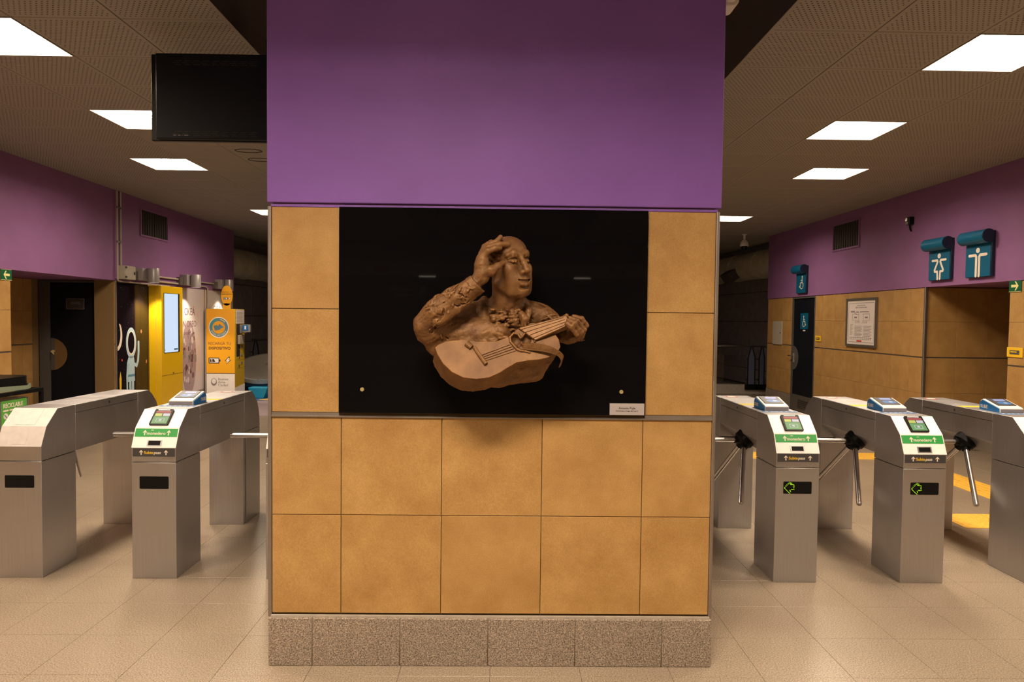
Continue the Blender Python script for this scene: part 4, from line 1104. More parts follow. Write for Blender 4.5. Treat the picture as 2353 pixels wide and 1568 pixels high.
text('lettering', 'DISPOSITIVO', 0.066, MT['ink'], fr, (0.235, -0.0046, 0.978), depth=0.0004, bold=0.02)
def battery(mk, cx, cz, s, y, par):
    MB().prism(rrect(cx-0.10*s, cx+0.085*s, cz-0.05*s, cz+0.05*s, 0.008*s, 2), 'y', y-0.0006, y).box(cx+0.085*s, cx+0.105*s, y-0.0006, y, cz-0.018*s, cz+0.018*s).build('battery_icon', MT['ink'], par)
    MB().box(cx-0.085*s, cx+0.070*s, y-0.0012, y-0.0007, cz-0.036*s, cz+0.036*s).build('battery_fill', MT['facia'], par)
    MB().prism([(cx-0.075*s, cz-0.026*s), (cx-0.045*s, cz-0.026*s), (cx-0.055*s, cz+0.026*s), (cx-0.075*s, cz+0.026*s)], 'y', y-0.0018, y-0.0013).prism([(cx-0.035*s, cz-0.026*s), (cx+0.015*s, cz-0.026*s), (cx-0.005*s, cz+0.026*s), (cx-0.040*s, cz+0.026*s)], 'y', y-0.0018, y-0.0013).build('battery_bar', MT['ink'], par)
def bolt_icon(cx, cz, s, y, par):
    P = [(0.01, 0.06), (-0.04, -0.005), (-0.008, -0.005), (-0.02, -0.06), (0.045, 0.012), (0.012, 0.012), (0.03, 0.06)]
    MB().prism([(cx+px*s*1.3, cz+pz*s*1.15) for px, pz in P], 'y', y-0.0006, y).build('bolt_icon', MT['ink'], par)
    MB().prism([(cx+px*s*0.85, cz+pz*s*0.85) for px, pz in P], 'y', y-0.0012, y-0.0007).build('bolt_fill', MT['facia'], par)
battery(None, 0.145, 0.765, 1.0, -0.0043, fr); bolt_icon(0.375, 0.765, 1.0, -0.0043, fr)
MB().prism(circ(0.135, 0.392, 0.066, 24, rx=0.050), 'y', -0.0052, -0.0043).build('crest', MT['inkgrey'], wp)
MB().prism(circ(0.135, 0.405, 0.045, 20, rx=0.036), 'y', -0.0060, -0.0054).build('crest_centre', MT['facia'], wp)
for k, s in enumerate(('Buenos', 'Aires', 'Ciudad')): text('lettering', s, 0.060, MT['inkgrey'], wp, (0.205, -0.0044, 0.440-k*0.052), align='LEFT', depth=0.0004, bold=0.004)
# side equipment (faces the hall, +x)
side = []
MB().box(0.5003, 0.506, 0.04, 0.39, 1.41, 1.655).build('notice_sheet', MT['paper'], lk)
mbp = MB()
for k in range(8): mbp.box(0.5062, 0.5067, 0.07, 0.33-0.03*(k % 3), 1.45+k*0.022, 1.456+k*0.022)
mbp.build('notice_print', MT['inkgrey'], lk)
MB().box(0.5003, 0.504, 0.06, 0.20, 0.83, 1.40).build('dark_slot', MT['ink'], lk)
MB().box(0.5003, 0.545, 0.10, 0.30, 1.05, 1.21).build('coin_unit', MT['boxgrey'], lk, bevel=0.006)
hm = MB().box(0.5003, 0.62, 0.20, 0.23, 1.245, 1.39).build('display_arm', MT['lampgrey'], lk)
MB().box(0.565, 0.70, 0.155, 0.199, 1.26, 1.395).build('display_case', MT['lampgrey'], hm, bevel=0.004)
MB().box(0.572, 0.672, 0.150, 0.1545, 1.285, 1.385).build('display_screen', MT['blue'], hm)
MB().box(0.605, 0.635, 0.1485, 0.1498, 1.31, 1.37).build('display_print', MT['screenwht'], hm)
for k, z in enumerate((0.94, 0.80, 0.66)):
    bxd = MB().box(0.5003, 0.503, 0.06, 0.37, z-0.03, z+0.085).build('locker_door', MT['lockerside'], lk)
    MB().box(0.5032, 0.511, 0.24, 0.30, z+0.035, z+0.075).build('key_pad', MT['lampgrey'], bxd)
    MB().prism([(0.15+x, z+y) for x, y in circ(0, 0.01, 0.016, 10)], 'x', 0.5032, 0.513).build('lock', MT['chrome'], bxd)
wl = MB().prism([(0.003, 0.07), (0.415, 0.07), (0.415, 0.33), (0.003, 0.29)], 'x', 0.5003, 0.503).build('side_panel', MT['facia'], lk)
tp = MB().prism(circ(0.355, 1.895, 0.175, 36, rx=0.098), 'y', 0.010, 0.022).box(0.29, 0.42, 0.010, 0.022, 1.665, 1.76).build('round_topper', MT['lockeryellow'], lk)
text('lettering', 'RECARGÁ TU', 0.030, MT['maroon'], tp, (0.355, 0.0095, 1.955), depth=0.0004)
text('lettering', 'DISPOSITIVO', 0.032, MT['ink'], tp, (0.357, 0.0095, 1.918), depth=0.0004, bold=0.02)
battery(None, 0.335, 1.845, 0.42, 0.0098, tp); bolt_icon(0.405, 1.845, 0.45, 0.0098, tp)

# ================================================================ RECYCLING BIN
bn = thing('recycling_bin', 'stainless recycling bin with a black frame and bag at the left frame edge', 'bin', (-4.22, 4.95, 0))
def rr_box(x0, x1, y0, y1, r, z0, z1): return MB().prism(rrect(x0, x1, y0, y1, r, 6), 'z', z0, z1)
rr_box(-0.47, -0.02, 0.42, 0.98, 0.09, 0.05, 0.80).build('steel_body', MT['steel'], bn, smooth=True, angle=0.9)
rr_box(-0.45, -0.04, 0.44, 0.96, 0.09, 0.0, 0.0495).build('base', MT['black'], bn)
rr_box(-0.485, -0.035, 0.44, 1.02, 0.14, 0.905, 0.990).build('lid_collar', MT['black'], bn, smooth=True, angle=0.9)
# sagging bag film round the collar
pts = []
rim = rrect(-0.50, -0.02, 0.42, 1.04, 0.13, 8); mb = MB(); rr = random.Random(5); n = len(rim)
lowz = [0.872+rr.uniform(-0.012, 0.012) for _ in rim]; hi = [0.912+rr.uniform(-0.008, 0.02) for _ in rim]
mb.add([(p[0], p[1], h) for p, h in zip(rim, hi)]+[(p[0]*1.02+0.004, p[1], l) for p, l in zip(rim, lowz)], [(i, (i+1) % n, n+(i+1) % n, n+i) for i in range(n)])
mb.build('bag_film', MT['binfilm'], bn, smooth=True)
fx0_, fx1_ = -0.51, 0.0
fr_ = MB()
for (a, b, c, d) in ((fx1_-0.028, fx1_, -0.2, 1.085), (fx0_, fx0_+0.028, -0.2, 1.085), (fx0_+0.028, fx1_-0.028, 1.057, 1.085), (fx0_+0.028, fx1_-0.028, 0.36, 0.388)):
    fr_.box(a, b, c, d, 0.838, 0.872)
fr_.build('top_frame', MT['black'], bn, bevel=0.002)
for x, y in ((fx1_-0.028, 1.057), (fx0_, 1.057), (fx1_-0.028, -0.2), (fx0_, -0.2)):
    MB().box(x, x+0.028, y, y+0.028, 0, 0.8375).build('frame_post', MT['black'], bn)
rr_box(-0.47, -0.02, -0.18, 0.33, 0.09, 0.05, 0.80).build('steel_body', MT['steel'], bn, smooth=True, angle=0.9)
st = MB().box(-0.0195, -0.0180, 0.60, 0.895, 0.50, 0.80).build('green_sticker', MT['bingreen'], bn)
RXZ = (math.pi/2, 0, math.pi/2)
text('lettering', 'RECICLABLE', 0.052, MT['cream'], st, (-0.0174, 0.62, 0.755), RXZ, align='LEFT', bold=0.02, depth=0.0004, sx=0.80)
mbk = MB()
for k in range(4): mbk.prism(rrect(0.62+k*0.070, 0.682+k*0.070, 0.708, 0.722, 0.006, 3), 'x', -0.0178, -0.0172)
for k in range(4): mbk.prism(circ(0.648+k*0.072, 0.668, 0.026, 16), 'x', -0.0178, -0.0172)
mbk.build('sticker_print', MT['cream'], st)
mbk = MB()
for k in range(3): mbk.prism([(0.648+k*0.072+x, 0.668+z) for x, z in ((-0.018, 0.012), (-0.010, 0.018), (0.018, -0.014), (0.010, -0.020))], 'x', -0.0170, -0.0165)
mbk.build('item_print', MT['bluegrey'], st)

# ================================================================ FAR END
def tube_duct(label, p0, p1, r, boots):
    a, b = Vector(p0), Vector(p1); d = (b-a)
    t = thing('air_duct', label, 'duct', (0, 0, 0), 0, 'round air ducts under the far ceiling')
    n = 9
    for k in range(n):
        MB().tube([a+d*(k/n), a+d*((k+0.985)/n)], r, 28, cap=True).build('duct_section', MT['duct'], t, smooth=True)
        MB().tube([a+d*((k+0.975)/n), a+d*((k+1.0)/n)], r+0.012, 28).build('duct_collar', MT['duct'], t, smooth=True)
    for f in boots:
        c = a+d*f; s = 1 if a.x < 0 else -1
        o = MB().box(-0.16, 0.16, -0.24, 0.24, -0.12, 0.10).build('supply_boot', MT['fascia_dark'], t)
        o.location = c+Vector((s*(r-0.02), 0, -r*0.55)); o.rotation_euler = (0, s*0.6, 0)
        MB().box(-0.14, 0.14, -0.22, 0.22, -0.127, -0.1205).build('boot_grille', MT['seam'], o)
    return t
tube_duct('fat round air duct along the dark tunnel wall on the right', (5.62, 12.65, 2.77), (4.75, 23.5, 2.77), 0.30, (0.20, 0.55))
tube_duct('fat round air duct along the dark tunnel wall on the left', (-5.68, 12.95, 2.64), (-4.75, 23.5, 2.64), 0.30, (0.23, 0.6))

dm = thing('dome_camera', 'white dome security camera under the far right ceiling', 'camera', (4.52, 12.3, ZC))
MB().tube([(0, 0, -0.002), (0, 0, -0.12)], 0.022, 12).build('stem', MT['white'], dm, smooth=True)
MB().lathe([(0.0, -0.10), (0.035, -0.11), (0.068, -0.15), (0.078, -0.20), (0.078, -0.225), (0.0, -0.225)], (0, 0, 0), 24).build('housing', MT['white'], dm, smooth=True)
MB().lathe([(0.056, -0.226), (0.055, -0.255), (0.035, -0.285), (0.0, -0.292)], (0, 0, 0), 20).build('dome', MT['glass_black'], dm, smooth=True)
MB().lathe([(0.0, 0.0), (0.05, 0.0), (0.05, -0.012), (0.0, -0.012)], (0, 0, 0), 20).build('ceiling_plate', MT['white'], dm)

def railing(label, origin, xs, rail, zt, zb, pane):
    t = thing('glass_railing', label, 'railing', origin, 0, 'glass railings at the far end')
    x0, x1 = rail
    MB().tube([(x0, 0, zt), (x1, 0, zt)], 0.018, 10).build('handrail', MT['chrome'], t, smooth=True)
    for x, hw in xs:
        ps = MB().prism([(x-hw, zb), (x+hw, zb), (x+hw, zt-0.24), (x+0.012, zt-0.02), (x-0.012, zt-0.02), (x-hw, zt-0.24)], 'y', -0.006, 0.006).build('post_plate', MT['plateglass'], t)
        for q in (-1, 1):
            MB().tube([(x+q*(hw+0.008), 0, zb), (x+q*(hw+0.008), 0, zt-0.24), (x+q*0.012, 0, zt-0.01)], 0.013, 6).build('post_edge', MT['black'], ps)
        for z in (zt-0.27, zb+0.10): MB().tube([(x-hw-0.05, -0.03, z), (x-hw-0.05, 0.03, z)], 0.018, 8).build('glass_clamp', MT['chrome'], ps)
        for q in (-1, 1): MB().box(x+q*0.065-0.06, x+q*0.065+0.06, -0.02, 0.029, zb-0.115, zb-0.001).build('post_foot', MT['black'], t)
    if pane: MB().box(pane[0], pane[1], -0.006, 0.006, zb+0.05, zt-0.18).build('glass_pane', MT['clearglass'], t)
    return t
railing('glass railing with black posts in front of the dark wall on the right', (4.7, 13.77, 0.0), ((0.57, 0.065), (0.79, 0.045)), (-0.4, 0.86), 1.02, 0.215, (-0.38, 0.45))
railing('thin handrail with dark post beside the locker in the far left tunnel', (-5.42, 14.35, 0.0), ((0.0, 0.05),), (-0.1, 0.9), 1.03, 0.116, None)

# slant-rimmed steel seat on a blue base
be = thing('play_bench', 'big steel bowl seat on a blue moulded base beyond the locker', 'seat', (-4.84, 13.45, 0))
N = 36; R_ = 0.66
def rim_z(th): return 0.53+0.24*math.sin(th)
vs, fs = [], []
for i in range(N):
    th = 2*math.pi*i/N
    c, s = math.cos(th), math.sin(th)
    vs += [(R_*c, R_*0.72*s, rim_z(th)), (R_*1.03*c, R_*0.75*s, rim_z(th)-0.01), (R_*1.0*c, R_*0.72*s, rim_z(th)-0.09), (R_*0.93*c, R_*0.66*s, rim_z(th)-0.02), (R_*0.62*c, R_*0.42*s+0.02, 0.27+0.05*s), (0, 0.02, 0.24)]
for i in range(N):
    j = (i+1) % N
    for a, b in ((2, 1), (1, 0), (0, 3), (3, 4), (4, 5)):
        fs.append((i*6+a, j*6+a, j*6+b, i*6+b))
MB().add(vs, fs).build('steel_bowl', steel_mat('polished_steel', (0.62, 0.59, 0.55), 0.30, 'Z', 0.6), be, smooth=True, angle=1.0)
vs, fs = [], []
for i in range(N):
    th = 2*math.pi*i/N; c, s = math.cos(th), math.sin(th)
    arch = 0.10+0.13*max(0, math.cos(3*th+0.6))
    vs += [(R_*0.97*c, R_*0.70*s, rim_z(th)-0.09), (R_*0.85*c, R_*0.62*s, 0.24), (R_*0.80*c, R_*0.58*s, arch-0.09), (0, 0, 0.20)]
for i in range(N):
    j = (i+1) % N
    for a in (0, 1, 2): fs.append((i*4+a+1, j*4+a+1, j*4+a, i*4+a))
MB().add(vs, fs).build('blue_base', MT['babase'], be, smooth=True)
wd = MB().prism([(-0.14, 0.0), (0.09, 0.0), (0.16, 0.20), (-0.20, 0.20)], 'y', -0.12, 0.12).build('toy_block', MT['skyblue'], None, bevel=0.01, loc=(-4.57, 12.35, 0.0065))
tag(wd, 'small sky blue tapered block on the blue play floor', 'block')
cp = MB().box(-5.2, -2.2, 11.95, 12.95, 0.0002, 0.006).build('play_mat', MT['bluecarpet'], None); tag(cp, 'blue play mat with a yellow spot on the floor beyond the locker', 'mat')
MB().prism(circ(-4.10, 12.10, 0.14, 28, rx=0.42), 'z', 0.0062, 0.0072).build('yellow_spot', MT['tactile'], cp)
cq = MB().box(-5.2, -2.2, 10.1, 11.94, 0.0002, 0.004).build('floor_runner', MT['mauve'], None); tag(cq, 'mauve floor band in front of the blue play mat', 'mat')

# ================================================================ TACTILE PAVING
tc_ = thing('tactile_path', 'yellow tactile guide path on the floor behind the right turnstiles', 'tactile paving')
TS = 0.36
def tact(cx, cy, kind, rot=False):
    b = TS/2-0.002
    t = MB().box(cx-b, cx+b, cy-b, cy+b, 0.0002, 0.004).build('tactile_tile', MT['tactile'], tc_)
    m = MB()
    if kind == 'dome':
        for i in range(6):
            for j in range(6):
                x, y = cx-b+0.03+i*0.0592, cy-b+0.03+j*0.0592
                m.add([(x-0.014, y-0.014, 0.0042), (x+0.014, y-0.014, 0.0042), (x+0.014, y+0.014, 0.0042), (x-0.014, y+0.014, 0.0042), (x-0.008, y-0.008, 0.009), (x+0.008, y-0.008, 0.009), (x+0.008, y+0.008, 0.009), (x-0.008, y+0.008, 0.009)],
                      [(4, 5, 6, 7), (0, 1, 5, 4), (1, 2, 6, 5), (2, 3, 7, 6), (3, 0, 4, 7)])
    else:
        for i in range(5):
            q = -b+0.045+i*0.067
            if rot: m.box(cx-b+0.01, cx+b-0.01, cy+q-0.009, cy+q+0.009, 0.0042, 0.008)
            else: m.box(cx+q-0.009, cx+q+0.009, cy-b+0.01, cy+b-0.01, 0.0042, 0.008)
    o = m.build('raised_bump' if kind == 'dome' else 'raised_bar', MT['tactile'], t); o['kind'] = 'stuff'
for k in range(4): tact(3.70+k*TS, 5.035, 'dome')
for k in range(6): tact(4.50, 5.40+k*TS, 'bar')
for k in range(5): tact(2.88+k*TS*1.0, 7.47, 'bar', True)
tact(4.68, 7.47+0.1, 'dome')

# ================================================================ BEHIND THE CAMERA (mirrored in the black glass)
bt = thing('ticket_booth', 'dark ticket booth behind the camera mirrored in the black glass panel', 'booth', (0, -7.0, 0))
MB().box(-3.4, 3.4, -0.9, 0.0, 0.0, 1.02).build('counter', MT['frame'], bt)
MB().box(-3.4, 3.4, -1.6, -1.5, 1.02, 3.15).build('back_wall', MT['darkwall'], bt)
MB().box(-3.4, 3.4, -0.9, 0.02, 2.36, 2.64).build('fascia', MT['concrete'], bt)
for k in range(5): MB().box(-3.4+k*1.66, -3.3+k*1.66, -0.9, 0.0, 1.02, 2.36).build('booth_post', MT['blackpaint'], bt)
for k in range(4): MB().box(-3.29+k*1.66, -1.75+k*1.66, -0.04, -0.03, 1.03, 2.35).build('booth_pane', MT['glass_black'], bt)
for x in (-2.35, 2.2):
    o = MB().box(x-0.14, x+0.14, 0.022, 0.03, 2.44, 2.54).build('red_display', MT['black'], bt)
    text('lettering', '8:04:3', 0.07, MT['screenred'], o, (x, 0.032, 2.49), (math.pi/2, 0, math.pi), depth=0.0003)
sb = MB().box(-2.35, -1.45, -0.02, -0.005, 1.90, 2.20).build('window_sign', MT['ink'], bt)
RB = (math.pi/2, 0, math.pi)
text('lettering', 'Ventanilla', 0.11, MT['glow'], sb, (-1.98, -0.003, 2.10), RB, depth=0.0003)
text('lettering', 'cerrada', 0.11, MT['glow'], sb, (-1.93, -0.003, 1.99), RB, depth=0.0003)
MB().prism(circ(-1.60, 2.05, 0.13, 24), 'y', -0.004, -0.001).build('letter_disc', MT['turq'], sb)
text('lettering', 'A', 0.19, MT['cream'], sb, (-1.60, 0.0, 2.05), RB, depth=0.0003, bold=0.01)
for x in (-1.49, 1.52):
    MB().prism(rrect(x-0.16, x+0.16, -0.03, 0.03, 0.02), 'z', 2.345, 2.359).build('mirror_lamp_standin', MT['lens'], bt)  # added stand-ins for the distant lights mirrored in the black glass

# ================================================================ BRONZE BUST (sculpted as a signed-distance field, then meshed)
def noise3(p, scale, seed):
    rs = np.random.RandomState(seed); G = rs.rand(64, 64, 64).astype(np.float32)
    q = p*scale; i = np.floor(q).astype(np.int64); f = (q-i).astype(np.float32); f = f*f*(3-2*f)
    def g(a, b, c): return G[(i[..., 0]+a) & 63, (i[..., 1]+b) & 63, (i[..., 2]+c) & 63]
    x0 = g(0,0,0)*(1-f[...,0])+g(1,0,0)*f[...,0]; x1 = g(0,1,0)*(1-f[...,0])+g(1,1,0)*f[...,0]
    x2 = g(0,0,1)*(1-f[...,0])+g(1,0,1)*f[...,0]; x3 = g(0,1,1)*(1-f[...,0])+g(1,1,1)*f[...,0]
    y0 = x0*(1-f[...,1])+x1*f[...,1]; y1 = x2*(1-f[...,1])+x3*f[...,1]
    return y0*(1-f[...,2])+y1*f[...,2]-0.5

class Vol:
    def __init__(s, lo, hi, h):
        s.lo = np.array(lo, float); s.h = h
        s.n = np.ceil((np.array(hi)-s.lo)/h).astype(int)+1
        s.F = np.full(tuple(s.n), 0.2, np.float32)
    def region(s, lo, hi):
        a = np.clip(np.floor((np.array(lo)-s.lo)/s.h).astype(int), 0, s.n); b = np.clip(np.ceil((np.array(hi)-s.lo)/s.h).astype(int)+1, 0, s.n)
        sl = tuple(slice(x, y) for x, y in zip(a, b))
        ax = [s.lo[i]+s.h*np.arange(a[i], b[i], dtype=np.float32) for i in range(3)]
        P = np.stack(np.meshgrid(*ax, indexing='ij'), -1).astype(np.float32)
        return sl, P
    def op(s, lo, hi, fn, k=0.01, mode='u', pad=0.03):
        lo = np.array(lo)-pad-k; hi = np.array(hi)+pad+k
        sl, P = s.region(lo, hi)
        if P.size == 0: return
        d = fn(P).astype(np.float32); A = s.F[sl]
        if mode == 'u':
            hh = np.maximum(k-np.abs(A-d), 0)/max(k, 1e-6); s.F[sl] = np.minimum(A, d)-hh*hh*k*0.25
        elif mode == 's':
            d = -d; hh = np.maximum(k-np.abs(A-d), 0)/max(k, 1e-6); s.F[sl] = np.maximum(A, d)+hh*hh*k*0.25
        elif mode == 'i':
            pass
    def cap(s, pts, rad, k=0.012, mode='u'):
        pts = [np.array(p, np.float32) for p in pts]
        rad = rad if isinstance(rad, (list, tuple)) else [rad]*len(pts)
        for a, b, ra, rb in zip(pts[:-1], pts[1:], rad[:-1], rad[1:]):
            r = max(ra, rb); ab = b-a; L = float(ab @ ab)+1e-9
            def fn(P):
                t = np.clip(((P-a) @ ab)/L, 0, 1)
                return np.linalg.norm(P-a-t[..., None]*ab, axis=-1)-(ra+(rb-ra)*t)
            s.op(np.minimum(a, b)-r, np.maximum(a, b)+r, fn, k, mode)
    def ell(s, c, rad, k=0.015, mode='u', rot=None):
        c = np.array(c, np.float32); rad = np.array(rad, np.float32); R = max(rad)
        Mx = np.array(rot, np.float32) if rot is not None else np.eye(3, dtype=np.float32)
        def fn(P):
            q = ((P-c) @ Mx)          # columns of rot = local axes
            k0 = np.linalg.norm(q/rad, axis=-1); k1 = np.linalg.norm(q/(rad*rad), axis=-1)+1e-6
            return k0*(k0-1)/k1
        s.op(c-R, c+R, fn, k, mode)
    def cyl(s, a, b, ra, rb, k=0.003, mode='u'):
        a = np.array(a, np.float32); b = np.array(b, np.float32); L = float(np.linalg.norm(b-a)); ax = (b-a)/L; r = max(ra, rb)
        def fn(P):
            t = (P-a) @ ax
            rad = np.linalg.norm(P-a-t[..., None]*ax, axis=-1)-(ra+(rb-ra)*np.clip(t/L, 0, 1))
            return np.maximum(rad, np.abs(t-L/2)-L/2)
        s.op(np.minimum(a, b)-r, np.maximum(a, b)+r, fn, k, mode)
    def folds(s, pts, rad, n, seed, wid=0.0035, along=0.9):
        """short ridges and grooves dragged over a sleeve, on the side away from the wall"""
        rs = np.random.RandomState(seed); pts = [np.array(p) for p in pts]
        for i in range(n):
            g = rs.randint(len(pts)-1); t = rs.rand(); a, b = pts[g], pts[g+1]
            c = a+(b-a)*t; r = rad[g]+(rad[g+1]-rad[g])*t; d = (b-a)/np.linalg.norm(b-a)
            u = np.cross(d, [0, -1.0, 0]); u /= np.linalg.norm(u); w = np.cross(u, d); w = w if w[1] < 0 else -w
            th = rs.uniform(-1.25, 1.25); L = rs.uniform(0.012, 0.034)
            q0 = c+(w*np.cos(th)+u*np.sin(th))*(r+0.0005)
            th2 = th+rs.normal(0, 0.35)*(1.2-along)*3
            q1 = c+d*L+(w*np.cos(th2)+u*np.sin(th2))*(r+0.0005)
            m = (q0+q1)/2+(w*np.cos(th)+u*np.sin(th))*0.001
            s.cap([q0, m, q1], [wid*0.5, wid*rs.uniform(0.8, 1.5), wid*0.5], 0.003, 'u' if rs.rand() < 0.55 else 's')
    def net(s):
        F_ = s.F; ins = F_ < 0
        nx, ny, nz = F_.shape
        c = ins[:-1, :-1, :-1].astype(np.int8)
        tot = np.zeros((nx-1, ny-1, nz-1), np.int8)
        for i in (0, 1):
            for j in (0, 1):
                for k in (0, 1): tot += ins[i:nx-1+i, j:ny-1+j, k:nz-1+k]
        act = (tot > 0) & (tot < 8)
        idx = -np.ones(act.shape, np.int64); C = np.argwhere(act); idx[act] = np.arange(len(C))
        acc = np.zeros((len(C), 3)); cnt = np.zeros(len(C))
        cor = [(i, j, k) for i in (0, 1) for j in (0, 1) for k in (0, 1)]
        for p in range(8):
            for q in range(p+1, 8):
                a, b = np.array(cor[p]), np.array(cor[q])
                if np.abs(a-b).sum() != 1: continue
                fa = F_[tuple((C+a).T)]; fb = F_[tuple((C+b).T)]
                m = (fa < 0) != (fb < 0)
                t = np.where(m, fa/np.where(m, fa-fb, 1), 0)
                acc[m] += (a+t[:, None]*(b-a))[m]; cnt[m] += 1
        V = s.lo+s.h*(C+acc/cnt[:, None])
        quads = []
        for ax in range(3):
            o1, o2 = [(1, 2), (2, 0), (0, 1)][ax]
            sl0 = [slice(None)]*3; sl1 = [slice(None)]*3
            sl0[ax] = slice(0, -1); sl1[ax] = slice(1, None)
            a = ins[tuple(sl0)]; b = ins[tuple(sl1)]
            E = np.argwhere(a != b)
            E = E[(E[:, o1] > 0) & (E[:, o2] > 0) & (E[:, o1] < F_.shape[o1]-1) & (E[:, o2] < F_.shape[o2]-1)]
            d1 = np.zeros(3, int); d1[o1] = 1; d2 = np.zeros(3, int); d2[o2] = 1
            q = np.stack([idx[tuple((E-d1-d2).T)], idx[tuple((E-d2).T)], idx[tuple(E.T)], idx[tuple((E-d1).T)]], 1)
            flip = ~a[tuple(E.T)]
            q[flip] = q[flip][:, ::-1]
            quads.append(q)
        return V, np.concatenate(quads)
    def build(s, name, m, parent, smooth=1):
        V, Q = s.net()
        me = bpy.data.meshes.new(name)
        me.from_pydata(V.tolist(), [], Q.tolist()); me.update()
        me.polygons.foreach_set('use_smooth', np.ones(len(me.polygons), bool))
        me.materials.append(m)
        o = bpy.data.objects.new(name, me)
        return link(o, parent)

def bronze_mat():
    m, nt, b = newmat('bronze_patina_shaded')
    g = nt.nodes.new('ShaderNodeNewGeometry')
    n1 = nt.nodes.new('ShaderNodeTexNoise'); n1.inputs['Scale'].default_value = 16; n1.inputs['Detail'].default_value = 6
    n2 = nt.nodes.new('ShaderNodeTexNoise'); n2.inputs['Scale'].default_value = 170; n2.inputs['Detail'].default_value = 4
    for n in (n1, n2): nt.links.new(g.outputs['Position'], n.inputs['Vector'])
    cr = nt.nodes.new('ShaderNodeValToRGB'); e = cr.color_ramp.elements
    e[0].position = 0.30; e[0].color = (0.105, 0.043, 0.011, 1); e[1].position = 0.72; e[1].color = (0.185, 0.088, 0.026, 1)
    nt.links.new(n1.outputs['Fac'], cr.inputs['Fac'])
    # pointiness: paler rubbed ridges, plus crevice shade put into the colour for contrast
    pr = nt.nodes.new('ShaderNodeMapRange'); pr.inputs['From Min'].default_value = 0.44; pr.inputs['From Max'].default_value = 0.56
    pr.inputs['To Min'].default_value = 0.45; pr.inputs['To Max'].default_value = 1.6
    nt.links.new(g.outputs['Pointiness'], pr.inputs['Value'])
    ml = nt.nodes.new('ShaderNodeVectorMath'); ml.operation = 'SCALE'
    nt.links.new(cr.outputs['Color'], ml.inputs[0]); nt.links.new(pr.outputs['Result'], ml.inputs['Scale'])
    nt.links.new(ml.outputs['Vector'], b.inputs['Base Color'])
    b.inputs['Metallic'].default_value = 0.25; b.inputs['Roughness'].default_value = 0.58
    bp = nt.nodes.new('ShaderNodeBump'); bp.inputs['Strength'].default_value = 0.45; bp.inputs['Distance'].default_value = 0.002
    nt.links.new(n2.outputs['Fac'], bp.inputs['Height']); nt.links.new(bp.outputs['Normal'], b.inputs['Normal'])
    return m
BR = bronze_mat(); MT['bronze'] = BR
BR2 = mat('bronze_detail', (0.165, 0.078, 0.024), 0.50, 0.35, noise=0.2, nscale=40, bump=0.25, bscale=170)
bust = thing('bronze_bust', 'bronze bust of a smiling man with a guitar, hand raised to his head', 'sculpture', (-0.0120, 2.7000, 1.4285))
BL = np.array(bust.location)
H_ = 0.0021
fig = Vol((-0.4363, 2.4600, 1.1824), (0.4150, 2.9000, 1.9449), H_)

# ---- torso, shoulders, upper arms
fig.ell((-0.0401, 2.7450, 1.4720), (0.165, 0.105, 0.125), 0.03)
fig.cap([(-0.1317, 2.7350, 1.5442), (0.0227, 2.7350, 1.5823), (0.1699, 2.7500, 1.5420)], [0.070, 0.072, 0.055], 0.03)
fig.cap([(-0.1401, 2.7200, 1.5441), (-0.2268, 2.6800, 1.5075), (-0.3012, 2.6300, 1.5039)], [0.070, 0.066, 0.056], 0.02)
fig.cap([(-0.3034, 2.6500, 1.4895), (-0.2620, 2.6800, 1.4446), (-0.1739, 2.7000, 1.4268)], [0.040, 0.050, 0.06], 0.03)
fig.cap([(0.1416, 2.7400, 1.5655), (0.1914, 2.7400, 1.5295), (0.2322, 2.7200, 1.4993)], [0.055, 0.048, 0.042], 0.02)
fig.cap([(-0.1452, 2.6900, 1.2981), (-0.0105, 2.6700, 1.3084), (0.1351, 2.6600, 1.3287)], [0.040, 0.036, 0.034], 0.02)
fig.cap([(-0.0109, 2.6600, 1.3503), (0.0773, 2.6400, 1.3580), (0.1545, 2.6350, 1.3698)], [0.040, 0.036, 0.032], 0.02)
fig.ell((-0.0479, 2.7400, 1.3531), (0.15, 0.11, 0.06), 0.03)
fig.ell((-0.0307, 2.8000, 1.3864), (0.14, 0.085, 0.10), 0.03)
fig.cap([(-0.2453, 2.6900, 1.4713), (-0.1726, 2.6720, 1.4815), (-0.0920, 2.6550, 1.4864), (-0.0124, 2.6400, 1.4929)], [0.048, 0.052, 0.050, 0.042], 0.04)
fig.cap([(-0.2246, 2.6600, 1.4369), (-0.1352, 2.6450, 1.4385), (-0.0294, 2.6350, 1.4453)], [0.036, 0.042, 0.036], 0.02)
# ---- raised forearm with cuff
fig.cap([(-0.3158, 2.6050, 1.5232), (-0.2617, 2.5800, 1.5738), (-0.1925, 2.5650, 1.6256), (-0.1277, 2.5580, 1.6686)], [0.047, 0.052, 0.047, 0.038], 0.012)
fig.cyl((-0.1616, 2.5600, 1.6411), (-0.1141, 2.5550, 1.6804), 0.0445, 0.0400, 0.003)
fig.cyl((-0.1243, 2.5560, 1.6719), (-0.1057, 2.5540, 1.6873), 0.0425, 0.0415, 0.002)
fig.cap([(-0.2505, 2.5550, 1.5431), (-0.1822, 2.5450, 1.5896), (-0.1452, 2.5450, 1.6171)], [0.022, 0.020, 0.014], 0.006)
fig.cap([(-0.2946, 2.5700, 1.5375), (-0.2413, 2.5450, 1.5821), (-0.1652, 2.5380, 1.6352)], [0.018, 0.022, 0.014], 0.012)
fig.cap([(-0.2693, 2.5750, 1.5137), (-0.2004, 2.5650, 1.5573), (-0.1408, 2.5600, 1.6005)], [0.007, 0.007, 0.006], 0.004)
fig.cap([(-0.2773, 2.5700, 1.5035), (-0.1999, 2.5600, 1.5471), (-0.1352, 2.5520, 1.5936)], 0.0055, 0.005, 's')
